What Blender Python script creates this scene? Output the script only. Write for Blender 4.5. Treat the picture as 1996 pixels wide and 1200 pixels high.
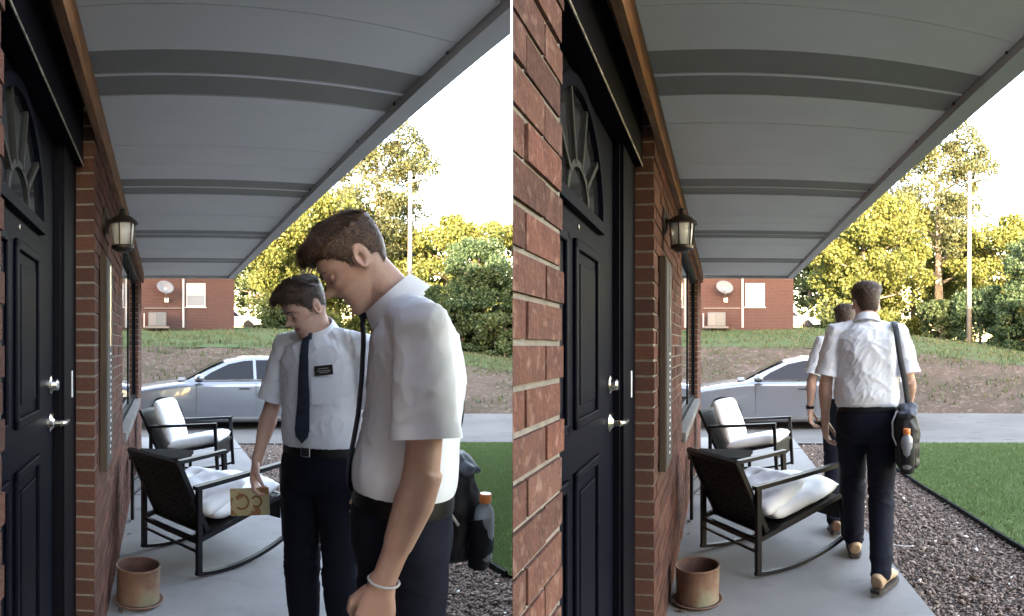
import bpy, bmesh, math, random
import numpy as np
from mathutils import Vector, Matrix, Euler, noise as mnoise

for o in list(bpy.data.objects):
    bpy.data.objects.remove(o)
sc = bpy.context.scene
R = math.radians
FPX = 1180.0                      # pixels per radian of the doorbell picture (1996 px wide)
CAM_H = 1.41
YAW = (-0.578, 0.3458)            # bearing of each porch (radians, clockwise from global +Y)

# ------------------------------------------------------------------ camera, sky, sun, exposure
cd = bpy.data.cameras.new('doorbell_camera')
cam = bpy.data.objects.new('doorbell_camera', cd)
sc.collection.objects.link(cam)
cam.location = (0, 0, CAM_H)
cam.rotation_euler = (R(90), 0, 0)
cd.type = 'PANO'
cd.panorama_type = 'CENTRAL_CYLINDRICAL'
cd.central_cylindrical_range_u_min = -998 / FPX
cd.central_cylindrical_range_u_max = 998 / FPX
cd.central_cylindrical_range_v_min = -525 / FPX
cd.central_cylindrical_range_v_max = 675 / FPX
cd.central_cylindrical_radius = 1.0
cd.clip_start = 0.02
cd.clip_end = 2000
sc.camera = cam

SUN_TRAVEL = R(16)                # bearing the sunlight travels towards
SUN_EL = R(7)
world = bpy.data.worlds.new('World')
sc.world = world
world.use_nodes = True
wn = world.node_tree
sky = wn.nodes.new('ShaderNodeTexSky')
sky.sky_type = 'NISHITA'
sky.sun_disc = False
sky.sun_elevation = SUN_EL
sky.sun_rotation = SUN_TRAVEL + math.pi
sky.air_density = 1.0
sky.dust_density = 1.0
sky.ozone_density = 1.0
wn.links.new(sky.outputs[0], wn.nodes['Background'].inputs[0])
wn.nodes['Background'].inputs[1].default_value = 0.15
sl = bpy.data.lights.new('sun', 'SUN')
sl.energy = 2.0
sl.angle = R(0.5)
sl.color = (1.0, 0.91, 0.74)
sun = bpy.data.objects.new('sun', sl)
sc.collection.objects.link(sun)
sun.rotation_euler = Vector((math.sin(SUN_TRAVEL) * math.cos(SUN_EL), math.cos(SUN_TRAVEL) * math.cos(SUN_EL), -math.sin(SUN_EL))).to_track_quat('-Z', 'Y').to_euler()
sun.location = (-30, -40, 30)

vs = sc.view_settings
vs.view_transform = 'Standard'
vs.look = 'None'
vs.gamma = 1.0
vs.use_curve_mapping = False
vs.exposure = 5.0
vs.use_white_balance = True
vs.white_balance_temperature = 7900
vs.white_balance_tint = 25
sc.cycles.max_bounces = 8
sc.cycles.diffuse_bounces = 5
sc.cycles.transparent_max_bounces = 12
sc.cycles.use_denoising = True

# ------------------------------------------------------------------ frames
def frame(k):
    """matrix from one porch's own frame (x out from the wall, y along the wall, z up) to the world"""
    return Matrix.Rotation(-YAW[k], 4, 'Z')
MF = [frame(0), frame(1)]
def loc_at(px, py, z, k=0, vp=316):
    """a point of height z that the picture shows at pixel px, py (left picture), in the porch frame"""
    rho = FPX * (z - CAM_H) / (675 - py)
    a = (px - vp) / FPX
    return rho * math.sin(a), rho * math.cos(a)
def dir_at(px, rho, vp=316):
    a = (px - vp) / FPX
    return rho * math.sin(a), rho * math.cos(a)

# ------------------------------------------------------------------ object helpers
def link(o):
    sc.collection.objects.link(o)
    return o
def tag(o, label=None, cat=None, group=None, kind=None):
    if label: o['label'] = label
    if cat: o['category'] = cat
    if group: o['group'] = group
    if kind: o['kind'] = kind
    return o
def thing(name, k, x, y, z=0, rz=0, label=None, cat=None, group=None):
    o = link(bpy.data.objects.new(name, None))
    o.empty_display_size = 0.1
    p = MF[k] @ Vector((x, y, z))
    o.location = p
    o.rotation_euler = (0, 0, rz - YAW[k])
    return tag(o, label, cat, group)
def children(o):
    return [c for c in bpy.data.objects if c.parent is o]
def copy_tree(o, parent=None):
    c = o.copy()
    sc.collection.objects.link(c)
    c.parent = parent
    for ch in list(CH.get(o.name, [])):
        copy_tree(ch, c)
    return c
def to_other(o, label=None, group=None):
    """a copy of a thing of the first porch for the second porch"""
    CH.clear()
    for q in bpy.data.objects:
        if q.parent is not None:
            CH.setdefault(q.parent.name, []).append(q)
    c = copy_tree(o)
    M = MF[1] @ MF[0].inverted()
    c.location = M @ o.location
    c.rotation_euler = (o.rotation_euler[0], o.rotation_euler[1], o.rotation_euler[2] + YAW[0] - YAW[1])
    if label: c['label'] = label
    if group: c['group'] = group
    return c
CH = {}
def mesh_np(name, v, f, smooth=False):
    v = np.asarray(v, dtype=np.float64).reshape(-1, 3)
    m = bpy.data.meshes.new(name)
    if isinstance(f, np.ndarray):
        n, kk = f.shape
        m.vertices.add(len(v)); m.vertices.foreach_set('co', v.ravel())
        m.loops.add(n * kk); m.loops.foreach_set('vertex_index', f.ravel().astype(np.int32))
        m.polygons.add(n)
        m.polygons.foreach_set('loop_start', np.arange(0, n * kk, kk, dtype=np.int32))
        m.update(calc_edges=True)
    else:
        m.from_pydata([tuple(a) for a in v], [], f)
        m.update()
    if smooth:
        m.polygons.foreach_set('use_smooth', [True] * len(m.polygons))
    return m
def put(name, mesh, material, parent=None, kind=None):
    o = link(bpy.data.objects.new(name, mesh))
    if material is not None and len(mesh.materials) == 0:
        for q in (material if isinstance(material, (list, tuple)) else [material]):
            mesh.materials.append(q)
    if parent is not None:
        o.parent = parent
    if kind: o['kind'] = kind
    return o

class MB:
    """collects simple shapes into one mesh"""
    def __init__(s):
        s.v = []; s.f = []
    def add(s, v, f):
        n = len(s.v)
        s.v += [tuple(q) for q in v]
        s.f += [tuple(i + n for i in q) for q in f]
        return s
    def box(s, x0, x1, y0, y1, z0, z1, bev=0.0):
        if x0 > x1: x0, x1 = x1, x0
        if y0 > y1: y0, y1 = y1, y0
        if z0 > z1: z0, z1 = z1, z0
        if bev <= 0:
            v = [(x, y, z) for z in (z0, z1) for y in (y0, y1) for x in (x0, x1)]
            f = [(0, 2, 3, 1), (4, 5, 7, 6), (0, 1, 5, 4), (1, 3, 7, 5), (3, 2, 6, 7), (2, 0, 4, 6)]
            return s.add(v, f)
        b = bmesh.new()
        bmesh.ops.create_cube(b, size=1)
        for q in b.verts:
            q.co = Vector((x0 + (q.co.x + .5) * (x1 - x0), y0 + (q.co.y + .5) * (y1 - y0), z0 + (q.co.z + .5) * (z1 - z0)))
        bmesh.ops.bevel(b, geom=b.edges[:], offset=bev, segments=2, affect='EDGES', profile=0.5)
        return s.bm(b)
    def bm(s, b):
        b.verts.index_update()
        s.add([q.co[:] for q in b.verts], [[q.index for q in f.verts] for f in b.faces])
        b.free()
        return s
    def prism(s, poly, z0, z1):
        n = len(poly)
        if area(poly) < 0: poly = poly[::-1]
        v = [(p[0], p[1], z0) for p in poly] + [(p[0], p[1], z1) for p in poly]
        f = [tuple(range(n - 1, -1, -1)), tuple(range(n, 2 * n))] + [(i, (i + 1) % n, n + (i + 1) % n, n + i) for i in range(n)]
        return s.add(v, f)
    def bar(s, a, b, w, h=None, up=(0, 0, 1)):
        """square bar from a to b"""
        a = Vector(a); b = Vector(b); h = h or w
        d = (b - a).normalized(); u = Vector(up)
        if abs(d.dot(u)) > .95: u = Vector((0, 1, 0))
        sx = d.cross(u).normalized(); sz = sx.cross(d).normalized()
        v = [p + sx * w / 2 * i + sz * h / 2 * j for p in (a, b) for i, j in ((-1, -1), (1, -1), (1, 1), (-1, 1))]
        return s.add(v, [(3, 2, 1, 0), (4, 5, 6, 7), (0, 1, 5, 4), (1, 2, 6, 5), (2, 3, 7, 6), (3, 0, 4, 7)])
    def tube(s, pts, rad, n=8, caps=True, sq=None, xdir=None):
        """round loft along points; rad a number or list of r or (rx, ry); xdir the direction of rx"""
        pts = [Vector(p) for p in pts]
        m = len(pts)
        if not isinstance(rad, (list, tuple)): rad = [rad] * m
        rings = []
        prev = None
        for i, p in enumerate(pts):
            d = (pts[min(i + 1, m - 1)] - pts[max(i - 1, 0)]).normalized()
            ref = Vector(xdir[i] if isinstance(xdir, list) else xdir) if xdir is not None else (prev if prev is not None else Vector((1, 0, 0)) if abs(d.x) < .9 else Vector((0, 1, 0)))
            x = (ref - d * ref.dot(d))
            if x.length < 1e-4: x = Vector((0, 1, 0)) - d * d.y
            x.normalize()
            prev = x
            y = d.cross(x)
            rx, ry = rad[i] if isinstance(rad[i], (list, tuple)) else (rad[i], rad[i])
            ring = []
            for j in range(n):
                t = 2 * math.pi * j / n
                c, q = math.cos(t), math.sin(t)
                if sq:
                    c = math.copysign(abs(c) ** sq, c); q = math.copysign(abs(q) ** sq, q)
                ring.append(p + x * rx * c + y * ry * q)
            rings.append(ring)
        v = [q for r in rings for q in r]
        f = [(i * n + j, i * n + (j + 1) % n, (i + 1) * n + (j + 1) % n, (i + 1) * n + j) for i in range(m - 1) for j in range(n)]
        if caps:
            f += [tuple(range(n - 1, -1, -1)), tuple((m - 1) * n + j for j in range(n))]
        return s.add(v, f)
    def lathe(s, prof, n=24, c=(0, 0, 0), caps=True):
        v = [(c[0] + r * math.cos(2 * math.pi * j / n), c[1] + r * math.sin(2 * math.pi * j / n), c[2] + z) for r, z in prof for j in range(n)]
        m = len(prof)
        f = [(i * n + j, i * n + (j + 1) % n, (i + 1) * n + (j + 1) % n, (i + 1) * n + j) for i in range(m - 1) for j in range(n)]
        if caps and prof[0][0] > 0 : f.append(tuple(range(n - 1, -1, -1)))
        if caps and prof[-1][0] > 0: f.append(tuple((m - 1) * n + j for j in range(n)))
        return s.add(v, f)
    def ell(s, c, r, n=16, m=10, rot=None):
        v = []; f = []
        for i in range(m + 1):
            p = math.pi * i / m
            for j in range(n):
                t = 2 * math.pi * j / n
                q = Vector((r[0] * math.sin(p) * math.cos(t), r[1] * math.sin(p) * math.sin(t), -r[2] * math.cos(p)))
                if rot is not None: q = rot @ q
                v.append(Vector(c) + q)
        for i in range(m):
            for j in range(n):
                f.append((i * n + j, i * n + (j + 1) % n, (i + 1) * n + (j + 1) % n, (i + 1) * n + j))
        return s.add(v, f)
    def xf(s, M):
        s.v = [tuple(M @ Vector(q)) for q in s.v]
        return s
    def mesh(s, name, smooth=False):
        m = bpy.data.meshes.new(name)
        m.from_pydata(s.v, [], s.f)
        if smooth is True:
            m.polygons.foreach_set('use_smooth', [True] * len(m.polygons))
        elif smooth:
            m.polygons.foreach_set('use_smooth', [True] * len(m.polygons))
            m.set_sharp_from_angle(angle=R(smooth))
        m.update()
        return m
    def build(s, name, material, parent=None, smooth=False, kind=None):
        return put(name, s.mesh(name, smooth), material, parent, kind)

def area(p):
    return sum(p[i][0] * p[(i + 1) % len(p)][1] - p[(i + 1) % len(p)][0] * p[i][1] for i in range(len(p))) / 2
def clip(poly, nx, ny, c):
    """keep the side nx*x + ny*y >= c"""
    out = []
    for i in range(len(poly)):
        a, b = poly[i], poly[(i + 1) % len(poly)]
        da = nx * a[0] + ny * a[1] - c; db = nx * b[0] + ny * b[1] - c
        if da >= 0: out.append(a)
        if da * db < 0:
            t = da / (da - db)
            out.append((a[0] + (b[0] - a[0]) * t, a[1] + (b[1] - a[1]) * t))
    return out
def side_clip(poly, k, eps=0.0):
    """keep what lies on this porch's side of the plane straight ahead of the camera (world x < 0 or x > 0); poly in the porch frame"""
    c, s = math.cos(YAW[k]), math.sin(YAW[k])
    # world x of a local point = x*c + y*s
    return clip(poly, -c, -s, eps) if k == 0 else clip(poly, c, s, eps)

# ------------------------------------------------------------------ materials
MATS = {}
def nd(nt, t, **kw):
    n = nt.nodes.new(t)
    for a, b in kw.items():
        if a.startswith('i_'): n.inputs[int(a[2:]) if a[2:].isdigit() else a[2:].replace('_', ' ')].default_value = b
        else: setattr(n, a, b)
    return n
def mat(name, col, rough=0.6, metal=0.0, col2=None, nscale=8.0, ndetail=4.0, bump=0.0, bscale=40.0, stretch=(1, 1, 1), spec=0.5, coords='Object', ramp=(0.35, 0.65), col3=None, n3scale=60.0, r3=(.55, .7), rough2=None, coat=0.0, trans=0.0, bdist=0.01, tint=None, alpha=1.0, sheen=0.0):
    if name in MATS: return MATS[name]
    m = bpy.data.materials.new(name)
    m.use_nodes = True
    nt = m.node_tree
    b = nt.nodes['Principled BSDF']
    b.inputs['Base Color'].default_value = (*col, 1)
    b.inputs['Roughness'].default_value = rough
    b.inputs['Metallic'].default_value = metal
    b.inputs['Specular IOR Level'].default_value = spec
    b.inputs['Coat Weight'].default_value = coat
    b.inputs['Transmission Weight'].default_value = trans
    b.inputs['Sheen Weight'].default_value = sheen
    m.diffuse_color = (*col, 1)
    tc = nd(nt, 'ShaderNodeTexCoord')
    mp = nd(nt, 'ShaderNodeMapping')
    mp.inputs['Scale'].default_value = stretch
    nt.links.new(tc.outputs[coords], mp.inputs[0])
    cur = None
    if col2 is not None:
        n = nd(nt, 'ShaderNodeTexNoise'); n.inputs['Scale'].default_value = nscale; n.inputs['Detail'].default_value = ndetail; n.inputs['Roughness'].default_value = 0.6
        nt.links.new(mp.outputs[0], n.inputs[0])
        r = nd(nt, 'ShaderNodeValToRGB'); r.color_ramp.elements[0].position = ramp[0]; r.color_ramp.elements[1].position = ramp[1]
        r.color_ramp.elements[0].color = (*col, 1); r.color_ramp.elements[1].color = (*col2, 1)
        nt.links.new(n.outputs[0], r.inputs[0])
        cur = r.outputs[0]
        if rough2 is not None:
            rr = nd(nt, 'ShaderNodeMapRange'); rr.inputs[3].default_value = rough; rr.inputs[4].default_value = rough2
            nt.links.new(n.outputs[0], rr.inputs[0]); nt.links.new(rr.outputs[0], b.inputs['Roughness'])
    if col3 is not None:
        n = nd(nt, 'ShaderNodeTexNoise'); n.inputs['Scale'].default_value = n3scale; n.inputs['Detail'].default_value = 3
        nt.links.new(mp.outputs[0], n.inputs[0])
        r = nd(nt, 'ShaderNodeMapRange'); r.inputs[1].default_value = r3[0]; r.inputs[2].default_value = r3[1]
        nt.links.new(n.outputs[0], r.inputs[0])
        mx = nd(nt, 'ShaderNodeMix', data_type='RGBA')
        nt.links.new(r.outputs[0], mx.inputs[0])
        if cur is not None: nt.links.new(cur, mx.inputs[6])
        else: mx.inputs[6].default_value = (*col, 1)
        mx.inputs[7].default_value = (*col3, 1)
        cur = mx.outputs[2]
    if tint is not None:       # per-piece variation
        oi = nd(nt, 'ShaderNodeObjectInfo'); ge = nd(nt, 'ShaderNodeNewGeometry')
        ad = nd(nt, 'ShaderNodeMath', operation='ADD'); fr = nd(nt, 'ShaderNodeMath', operation='FRACT')
        nt.links.new(oi.outputs['Random'], ad.inputs[0]); nt.links.new(ge.outputs['Random Per Island'], ad.inputs[1]); nt.links.new(ad.outputs[0], fr.inputs[0])
        r = nd(nt, 'ShaderNodeValToRGB')
        els = r.color_ramp.elements
        while len(els) < len(tint): els.new(0.5)
        for i, c in enumerate(tint):
            els[i].position = i / (len(tint) - 1); els[i].color = (*c, 1)
        nt.links.new(fr.outputs[0], r.inputs[0])
        mx = nd(nt, 'ShaderNodeMix', data_type='RGBA', blend_type='MULTIPLY'); mx.inputs[0].default_value = 1
        if cur is not None: nt.links.new(cur, mx.inputs[6])
        else: mx.inputs[6].default_value = (*col, 1)
        nt.links.new(r.outputs[0], mx.inputs[7])
        cur = mx.outputs[2]
    if cur is not None: nt.links.new(cur, b.inputs['Base Color'])
    if bump:
        n = nd(nt, 'ShaderNodeTexNoise'); n.inputs['Scale'].default_value = bscale; n.inputs['Detail'].default_value = 5
        nt.links.new(mp.outputs[0], n.inputs[0])
        bp = nd(nt, 'ShaderNodeBump'); bp.inputs['Strength'].default_value = bump; bp.inputs['Distance'].default_value = bdist
        nt.links.new(n.outputs[0], bp.inputs['Height']); nt.links.new(bp.outputs[0], b.inputs['Normal'])
    MATS[name] = m
    return m
def leaf_mat(name, cols, transl=0.35):
    if name in MATS: return MATS[name]
    m = bpy.data.materials.new(name); m.use_nodes = True
    nt = m.node_tree
    b = nt.nodes['Principled BSDF']
    b.inputs['Roughness'].default_value = 0.55
    b.inputs['Specular IOR Level'].default_value = 0.3
    ge = nd(nt, 'ShaderNodeNewGeometry')
    r = nd(nt, 'ShaderNodeValToRGB')
    els = r.color_ramp.elements
    while len(els) < len(cols): els.new(0.5)
    for i, c in enumerate(cols):
        els[i].position = i / (len(cols) - 1); els[i].color = (*c, 1)
    nt.links.new(ge.outputs['Random Per Island'], r.inputs[0])
    nt.links.new(r.outputs[0], b.inputs['Base Color'])
    tr = nd(nt, 'ShaderNodeBsdfTranslucent')
    nt.links.new(r.outputs[0], tr.inputs[0])
    mx = nd(nt, 'ShaderNodeMixShader'); mx.inputs[0].default_value = transl
    nt.links.new(b.outputs[0], mx.inputs[1]); nt.links.new(tr.outputs[0], mx.inputs[2])
    nt.links.new(mx.outputs[0], nt.nodes['Material Output'].inputs[0])
    MATS[name] = m
    return m

M_brick = mat('brick', (.128, .060, .045), .9, col2=(.090, .044, .035), nscale=22, bump=.6, bscale=90, col3=(.185, .112, .088), n3scale=35, spec=.15, tint=[(1, 1, 1), (.72, .69, .7), (1.2, 1.0, .95), (.58, .57, .6), (1.0, .92, .88), (.85, .82, .82)])
M_mortar = mat('mortar', (.215, .19, .165), .95, col2=(.16, .145, .13), nscale=30, bump=.5, bscale=150, spec=.1)
M_bounce = mat('bounce_white', (.84, .83, .80), .9, col2=(.80, .79, .76), nscale=5, bump=.2)  # white of the unseen backing wall, made bright to bounce light
M_black = mat('black_door_paint', (.0022, .0026, .0065), .45, col2=(.0035, .004, .008), nscale=30, bump=.06, bscale=60, spec=.05)
M_blackframe = mat('black_frame_paint', (.003, .003, .0055), .55, bump=.1, bscale=80, spec=.05)
M_wood = mat('stained_wood', (.27, .13, .06), .7, col2=(.13, .055, .028), nscale=6, stretch=(6, .6, 6), bump=.3, bscale=20, spec=.3)
M_soffit = mat('soffit_vinyl', (.60, .585, .565), .6, col2=(.56, .55, .535), nscale=2.5, bump=.08, bscale=30)
M_vent = mat('vented_soffit', (.235, .22, .20), .7, col2=(.205, .195, .18), nscale=2.5, bump=.3, bscale=220)
M_trimw = mat('white_trim', (.60, .60, .60), .5, bump=.05)
M_fascia = mat('fascia_metal', (.42, .41, .40), .5, col2=(.38, .37, .365), nscale=3)
M_glass = mat('window_glass', (.02, .024, .026), .02, spec=1.0, coat=.6)
M_chrome = mat('brushed_nickel', (.62, .6, .57), .22, 1.0)
M_brass = mat('worn_weatherstrip', (.55, .50, .42), .45, .6, col2=(.12, .1, .08), nscale=60)
M_conc = mat('porch_concrete', (.225, .215, .208), .85, col2=(.195, .188, .184), nscale=2.2, bump=.25, bscale=120, col3=(.16, .155, .152), n3scale=5, r3=(.58, .8), spec=.25)
M_drive = mat('driveway_concrete', (.135, .124, .114), .9, col2=(.108, .10, .093), nscale=.7, bump=.3, bscale=40, col3=(.082, .077, .072), n3scale=2.5, r3=(.58, .75), spec=.1)
M_soil = mat('mulch_soil', (.10, .075, .06), .95, col2=(.06, .045, .038), nscale=20, bump=.8, bscale=80)
M_chip = mat('mulch_chips', (.21, .168, .145), .9, spec=.1, tint=[(1, 1, 1), (.6, .56, .54), (1.3, 1.2, 1.15), (.42, .38, .37), (1.55, 1.45, 1.4), (.8, .72, .69), (1.05, .88, .8)])
M_white_stone = mat('white_pebble', (.75, .73, .70), .8, bump=.3)
M_grass = mat('lawn_turf', (.068, .112, .036), .95, col2=(.088, .125, .045), nscale=1.0, bump=.7, bscale=60, col3=(.10, .115, .05), n3scale=4, r3=(.55, .8), spec=.05)
M_blade = leaf_mat('grass_blades', [(.074, .132, .042), (.096, .148, .05), (.062, .114, .036), (.135, .158, .07)], .3)
M_upper = mat('rough_lawn', (.045, .072, .030), .95, col2=(.060, .080, .036), nscale=.35, bump=.8, bscale=14, col3=(.085, .076, .05), n3scale=1.3, r3=(.58, .75), spec=.03)
M_bank = mat('dirt_bank', (.092, .064, .050), .95, col2=(.062, .047, .033), nscale=.9, bump=.9, bscale=9, col3=(.14, .108, .086), n3scale=7, r3=(.55, .7), bdist=.05, spec=.03)
M_edge = mat('black_edging', (.004, .004, .004), .8, bump=.2, spec=.1)
M_frame = mat('powder_coated_black', (.004, .004, .006), .42, bump=.05, spec=.3)
M_wicker = mat('dark_wicker', (.005, .0045, .005), .5, bump=.3, bscale=200, spec=.3, tint=[(1, 1, 1), (2.2, 2, 1.9), (1.2, 1.1, 1.1)])
M_cushion = mat('white_cushion', (.82, .83, .85), .9, col2=(.78, .79, .82), nscale=9, bump=.35, bscale=14, bdist=.02, sheen=.2)
M_rust = mat('rusty_metal', (.13, .062, .040), .8, .1, col2=(.19, .115, .078), nscale=7, bump=.4, bscale=40, col3=(.17, .16, .11), n3scale=6, r3=(.5, .66), rough2=.6)
M_rustin = mat('rust_inside', (.11, .045, .03), .9, col2=(.06, .03, .022), nscale=10, bump=.5)
M_saucer = mat('terracotta_saucer', (.24, .14, .10), .8, col2=(.17, .1, .08), nscale=15)
M_potsoil = mat('potting_soil', (.025, .018, .014), 1, bump=1, bscale=90)
M_carpaint = mat('silver_car_paint', (.185, .20, .23), .25, .6, coat=.8)
M_carglass = mat('tinted_glass', (.006, .007, .010), .12, spec=.22)
M_tyre = mat('tyre_rubber', (.015, .015, .016), .85)
M_rim = mat('alloy_rim', (.45, .45, .47), .3, .9)
M_darkplastic = mat('dark_plastic', (.013, .013, .015), .5)
M_lampmetal = mat('oil_rubbed_bronze', (.035, .025, .020), .45, .6)
M_lampglass = mat('frosted_lamp_glass', (.75, .74, .72), .35, trans=.35)
M_whitepaint = mat('white_car_paint', (.80, .80, .80), .35, coat=.4)
M_farbrick = None
M_roof = mat('roof_shingle', (.10, .095, .09), .95, col2=(.07, .065, .06), nscale=20, bump=.5)
M_polewood = mat('weathered_pole', (.11, .105, .10), .9, col2=(.08, .076, .072), nscale=3, stretch=(4, 4, .4), bump=.3)
M_bark = mat('tree_bark', (.13, .10, .075), .95, col2=(.075, .058, .045), nscale=5, stretch=(3, 3, .5), bump=.8, bscale=12)
M_palebark = mat('pale_bark', (.34, .29, .22), .9, col2=(.22, .18, .14), nscale=4, stretch=(3, 3, .6), bump=.5, bscale=10)
# ------------------------------------------------------------------ terrain
LON_KNOTS = []
def _kn(L, x): return L + (x - 316) / FPX
_prof = [(-100, 1.42, 2.45), (460, 1.38, 2.40), (560, 1.30, 2.30), (700, 1.15, 1.95), (800, .98, 1.6), (900, .78, 1.14), (998, .56, .80)]
LON_KNOTS = [(_kn(YAW[0], x), a, b) for x, a, b in _prof] + [(_kn(YAW[1], x), a, b) for x, a, b in _prof if x >= 460]
LON_KNOTS.insert(7, (_kn(YAW[1], 250), 1.38, 2.40))
LON_KNOTS = [(-4, 1.4, 2.4)] + LON_KNOTS + [(1.6, .4, .6), (4, .4, .6)]
RHO0, RHO1, RHO2, RHO3 = 9.4, 14.6, 20.0, 31.0
def zprof(lon, rho):
    xs = [q[0] for q in LON_KNOTS]
    z2 = float(np.interp(lon, xs, [q[1] for q in LON_KNOTS])); z3 = float(np.interp(lon, xs, [q[2] for q in LON_KNOTS]))
    if rho <= RHO0: return -.02 - .007 * rho
    if rho <= 12: return -.10 - .15 * (rho - RHO0) / 2.6
    if rho <= RHO1: return -.25
    if rho <= RHO2:
        t = (rho - RHO1) / (RHO2 - RHO1)
        return -.25 + (z2 + .25) * (t ** .85)
    if rho <= RHO3:
        t = (rho - RHO2) / (RHO3 - RHO2)
        return z2 + (z3 - z2) * t
    return z3 + .012 * min(rho - RHO3, 60)
def ground_z(p):
    return zprof(math.atan2(p[0], p[1]), math.hypot(p[0], p[1]))
def ring(name, rhos, material, lon0=-1.45, lon1=1.45, nl=190, rough=0.0, fr=1.0, label=None, lift=0.0):
    v = []; f = []
    for r in rhos:
        for j in range(nl + 1):
            a = lon0 + (lon1 - lon0) * j / nl
            x, y = r * math.sin(a), r * math.cos(a)
            z = zprof(a, r) + lift
            if rough and rhos[0] < r < rhos[-1]:
                z += rough * (mnoise.noise(Vector((x * fr, y * fr, 0))) + .5 * mnoise.noise(Vector((x * fr * 2.7, y * fr * 2.7, 3))))
            v.append((x, y, z))
    for i in range(len(rhos) - 1):
        for j in range(nl):
            a = i * (nl + 1) + j
            f.append((a, a + nl + 1, a + nl + 2, a + 1))
    o = put(name, mesh_np(name, v, f, True), material)
    return tag(o, kind='structure')
def lin(a, b, n): return [a + (b - a) * i / n for i in range(n + 1)]

g = MB(); g.lathe([(0.01, -.45), (60, -.45), (700, -.45)], 64)
tag(g.build('ground', M_upper), kind='structure')
ring('driveway', lin(RHO0 - .05, RHO1 + .1, 8), M_drive)
ring('dirt_bank', lin(RHO1, RHO2 + .3, 26), M_bank, nl=420, rough=.06, fr=1.3)
ring('upper_lawn', lin(RHO2, RHO3, 22) + [36, 42, 50, 65, 90, 140, 250, 500], M_upper, nl=420, rough=.05, fr=.8)

def circle_clip(poly, r, n=96):
    for i in range(n):
        a = 2 * math.pi * (i + .5) / n
        poly = clip(poly, -math.cos(a), -math.sin(a), -r)
        if not poly: return poly
    return poly
def sheet(name, k, poly, material, zf, sub=0, thick=0.0):
    """a ground sheet from a polygon in the porch frame"""
    poly = circle_clip(side_clip(poly, k), RHO0)
    if area(poly) < 0: poly = poly[::-1]
    P = [MF[k] @ Vector((p[0], p[1], zf(math.hypot(p[0], p[1])))) for p in poly]
    n = len(P)
    v = [p[:] for p in P]
    f = [tuple(range(n))]
    if thick:
        v += [(p.x, p.y, p.z - thick) for p in P]
        f += [(i, n + i, n + (i + 1) % n, (i + 1) % n) for i in range(n)]
    o = put(name, mesh_np(name, v, f), material)
    tag(o, kind='structure')
    return o, poly
def in_poly_samples(poly, n, rnd):
    xs = [p[0] for p in poly]; ys = [p[1] for p in poly]
    out = []
    m = len(poly)
    A = np.array(poly); B = np.roll(A, -1, 0)
    while len(out) < n:
        q = np.column_stack([rnd.uniform(min(xs), max(xs), n), rnd.uniform(min(ys), max(ys), n)])
        ok = np.ones(len(q), bool)
        for a, b in zip(A, B):
            ok &= (b[0] - a[0]) * (q[:, 1] - a[1]) - (b[1] - a[1]) * (q[:, 0] - a[0]) >= 0
        out += q[ok].tolist()
    return np.array(out[:n])
def zn(r): return -.02 - .007 * r

rng = np.random.default_rng(5)
LAWN_X, SLAB_X = 2.1, 1.1
def chips(name, k, poly, n, size, material, rnd, zf, maxrho=9.4, parent=None, elong=1.6):
    pts = in_poly_samples(poly, n, rnd)
    M = np.array(MF[k])
    # squashed irregular octahedra
    base = np.array([(1, 0, 0), (0, 1, 0), (-1, 0, 0), (0, -1, 0), (0, 0, 1), (0, 0, -1)], float)
    fc = np.array([(0, 1, 4), (1, 2, 4), (2, 3, 4), (3, 0, 4), (1, 0, 5), (2, 1, 5), (3, 2, 5), (0, 3, 5)])
    V = np.zeros((n, 6, 3)); 
    s = size * rnd.lognormal(0, .38, n)
    a = rnd.uniform(0, 6.28, n); tl = rnd.normal(0, .35, n); t2 = rnd.normal(0, .35, n)
    jit = rnd.uniform(.65, 1.25, (n, 6, 1))
    B = base[None] * jit * np.stack([s * elong, s, s * .55], 1)[:, None, :]
    x = B[..., 0]; y = B[..., 1]; z = B[..., 2]
    z, x = z * np.cos(tl)[:, None] + x * np.sin(tl)[:, None], x * np.cos(tl)[:, None] - z * np.sin(tl)[:, None]
    z, y = z * np.cos(t2)[:, None] + y * np.sin(t2)[:, None], y * np.cos(t2)[:, None] - z * np.sin(t2)[:, None]
    x, y = x * np.cos(a)[:, None] - y * np.sin(a)[:, None], x * np.sin(a)[:, None] + y * np.cos(a)[:, None]
    x += pts[:, 0:1]; y += pts[:, 1:2]
    z += (zf(np.hypot(pts[:, 0], pts[:, 1])) + s * rnd.uniform(0, .7, n))[:, None]
    X = x * M[0, 0] + y * M[0, 1]; Y = x * M[1, 0] + y * M[1, 1]
    V = np.stack([X, Y, z], -1).reshape(-1, 3)
    F = (fc[None] + 6 * np.arange(n)[:, None, None]).reshape(-1, 3)
    return put(name, mesh_np(name, V, F), material, parent)
def blades(name, k, poly, n, rnd, h=.035):
    pts = in_poly_samples(poly, n, rnd)
    M = np.array(MF[k])
    X = pts[:, 0] * M[0, 0] + pts[:, 1] * M[0, 1]; Y = pts[:, 0] * M[1, 0] + pts[:, 1] * M[1, 1]
    rho = np.hypot(X, Y)
    Z = zn(rho)
    a = rnd.uniform(0, 6.28, n); w = .0016 + .0006 * rho * rnd.uniform(.6, 1, n); hh = h * rnd.uniform(.5, 1.25, n)
    lx = rnd.normal(0, .45, n) * hh; ly = rnd.normal(0, .45, n) * hh
    V = np.stack([np.stack([X - w * np.cos(a), Y - w * np.sin(a), Z - .004], 1), np.stack([X + w * np.cos(a), Y + w * np.sin(a), Z - .004], 1), np.stack([X + lx, Y + ly, Z + hh], 1)], 1).reshape(-1, 3)
    return put(name, mesh_np(name, V, np.arange(3 * n).reshape(-1, 3)), M_blade)

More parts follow.
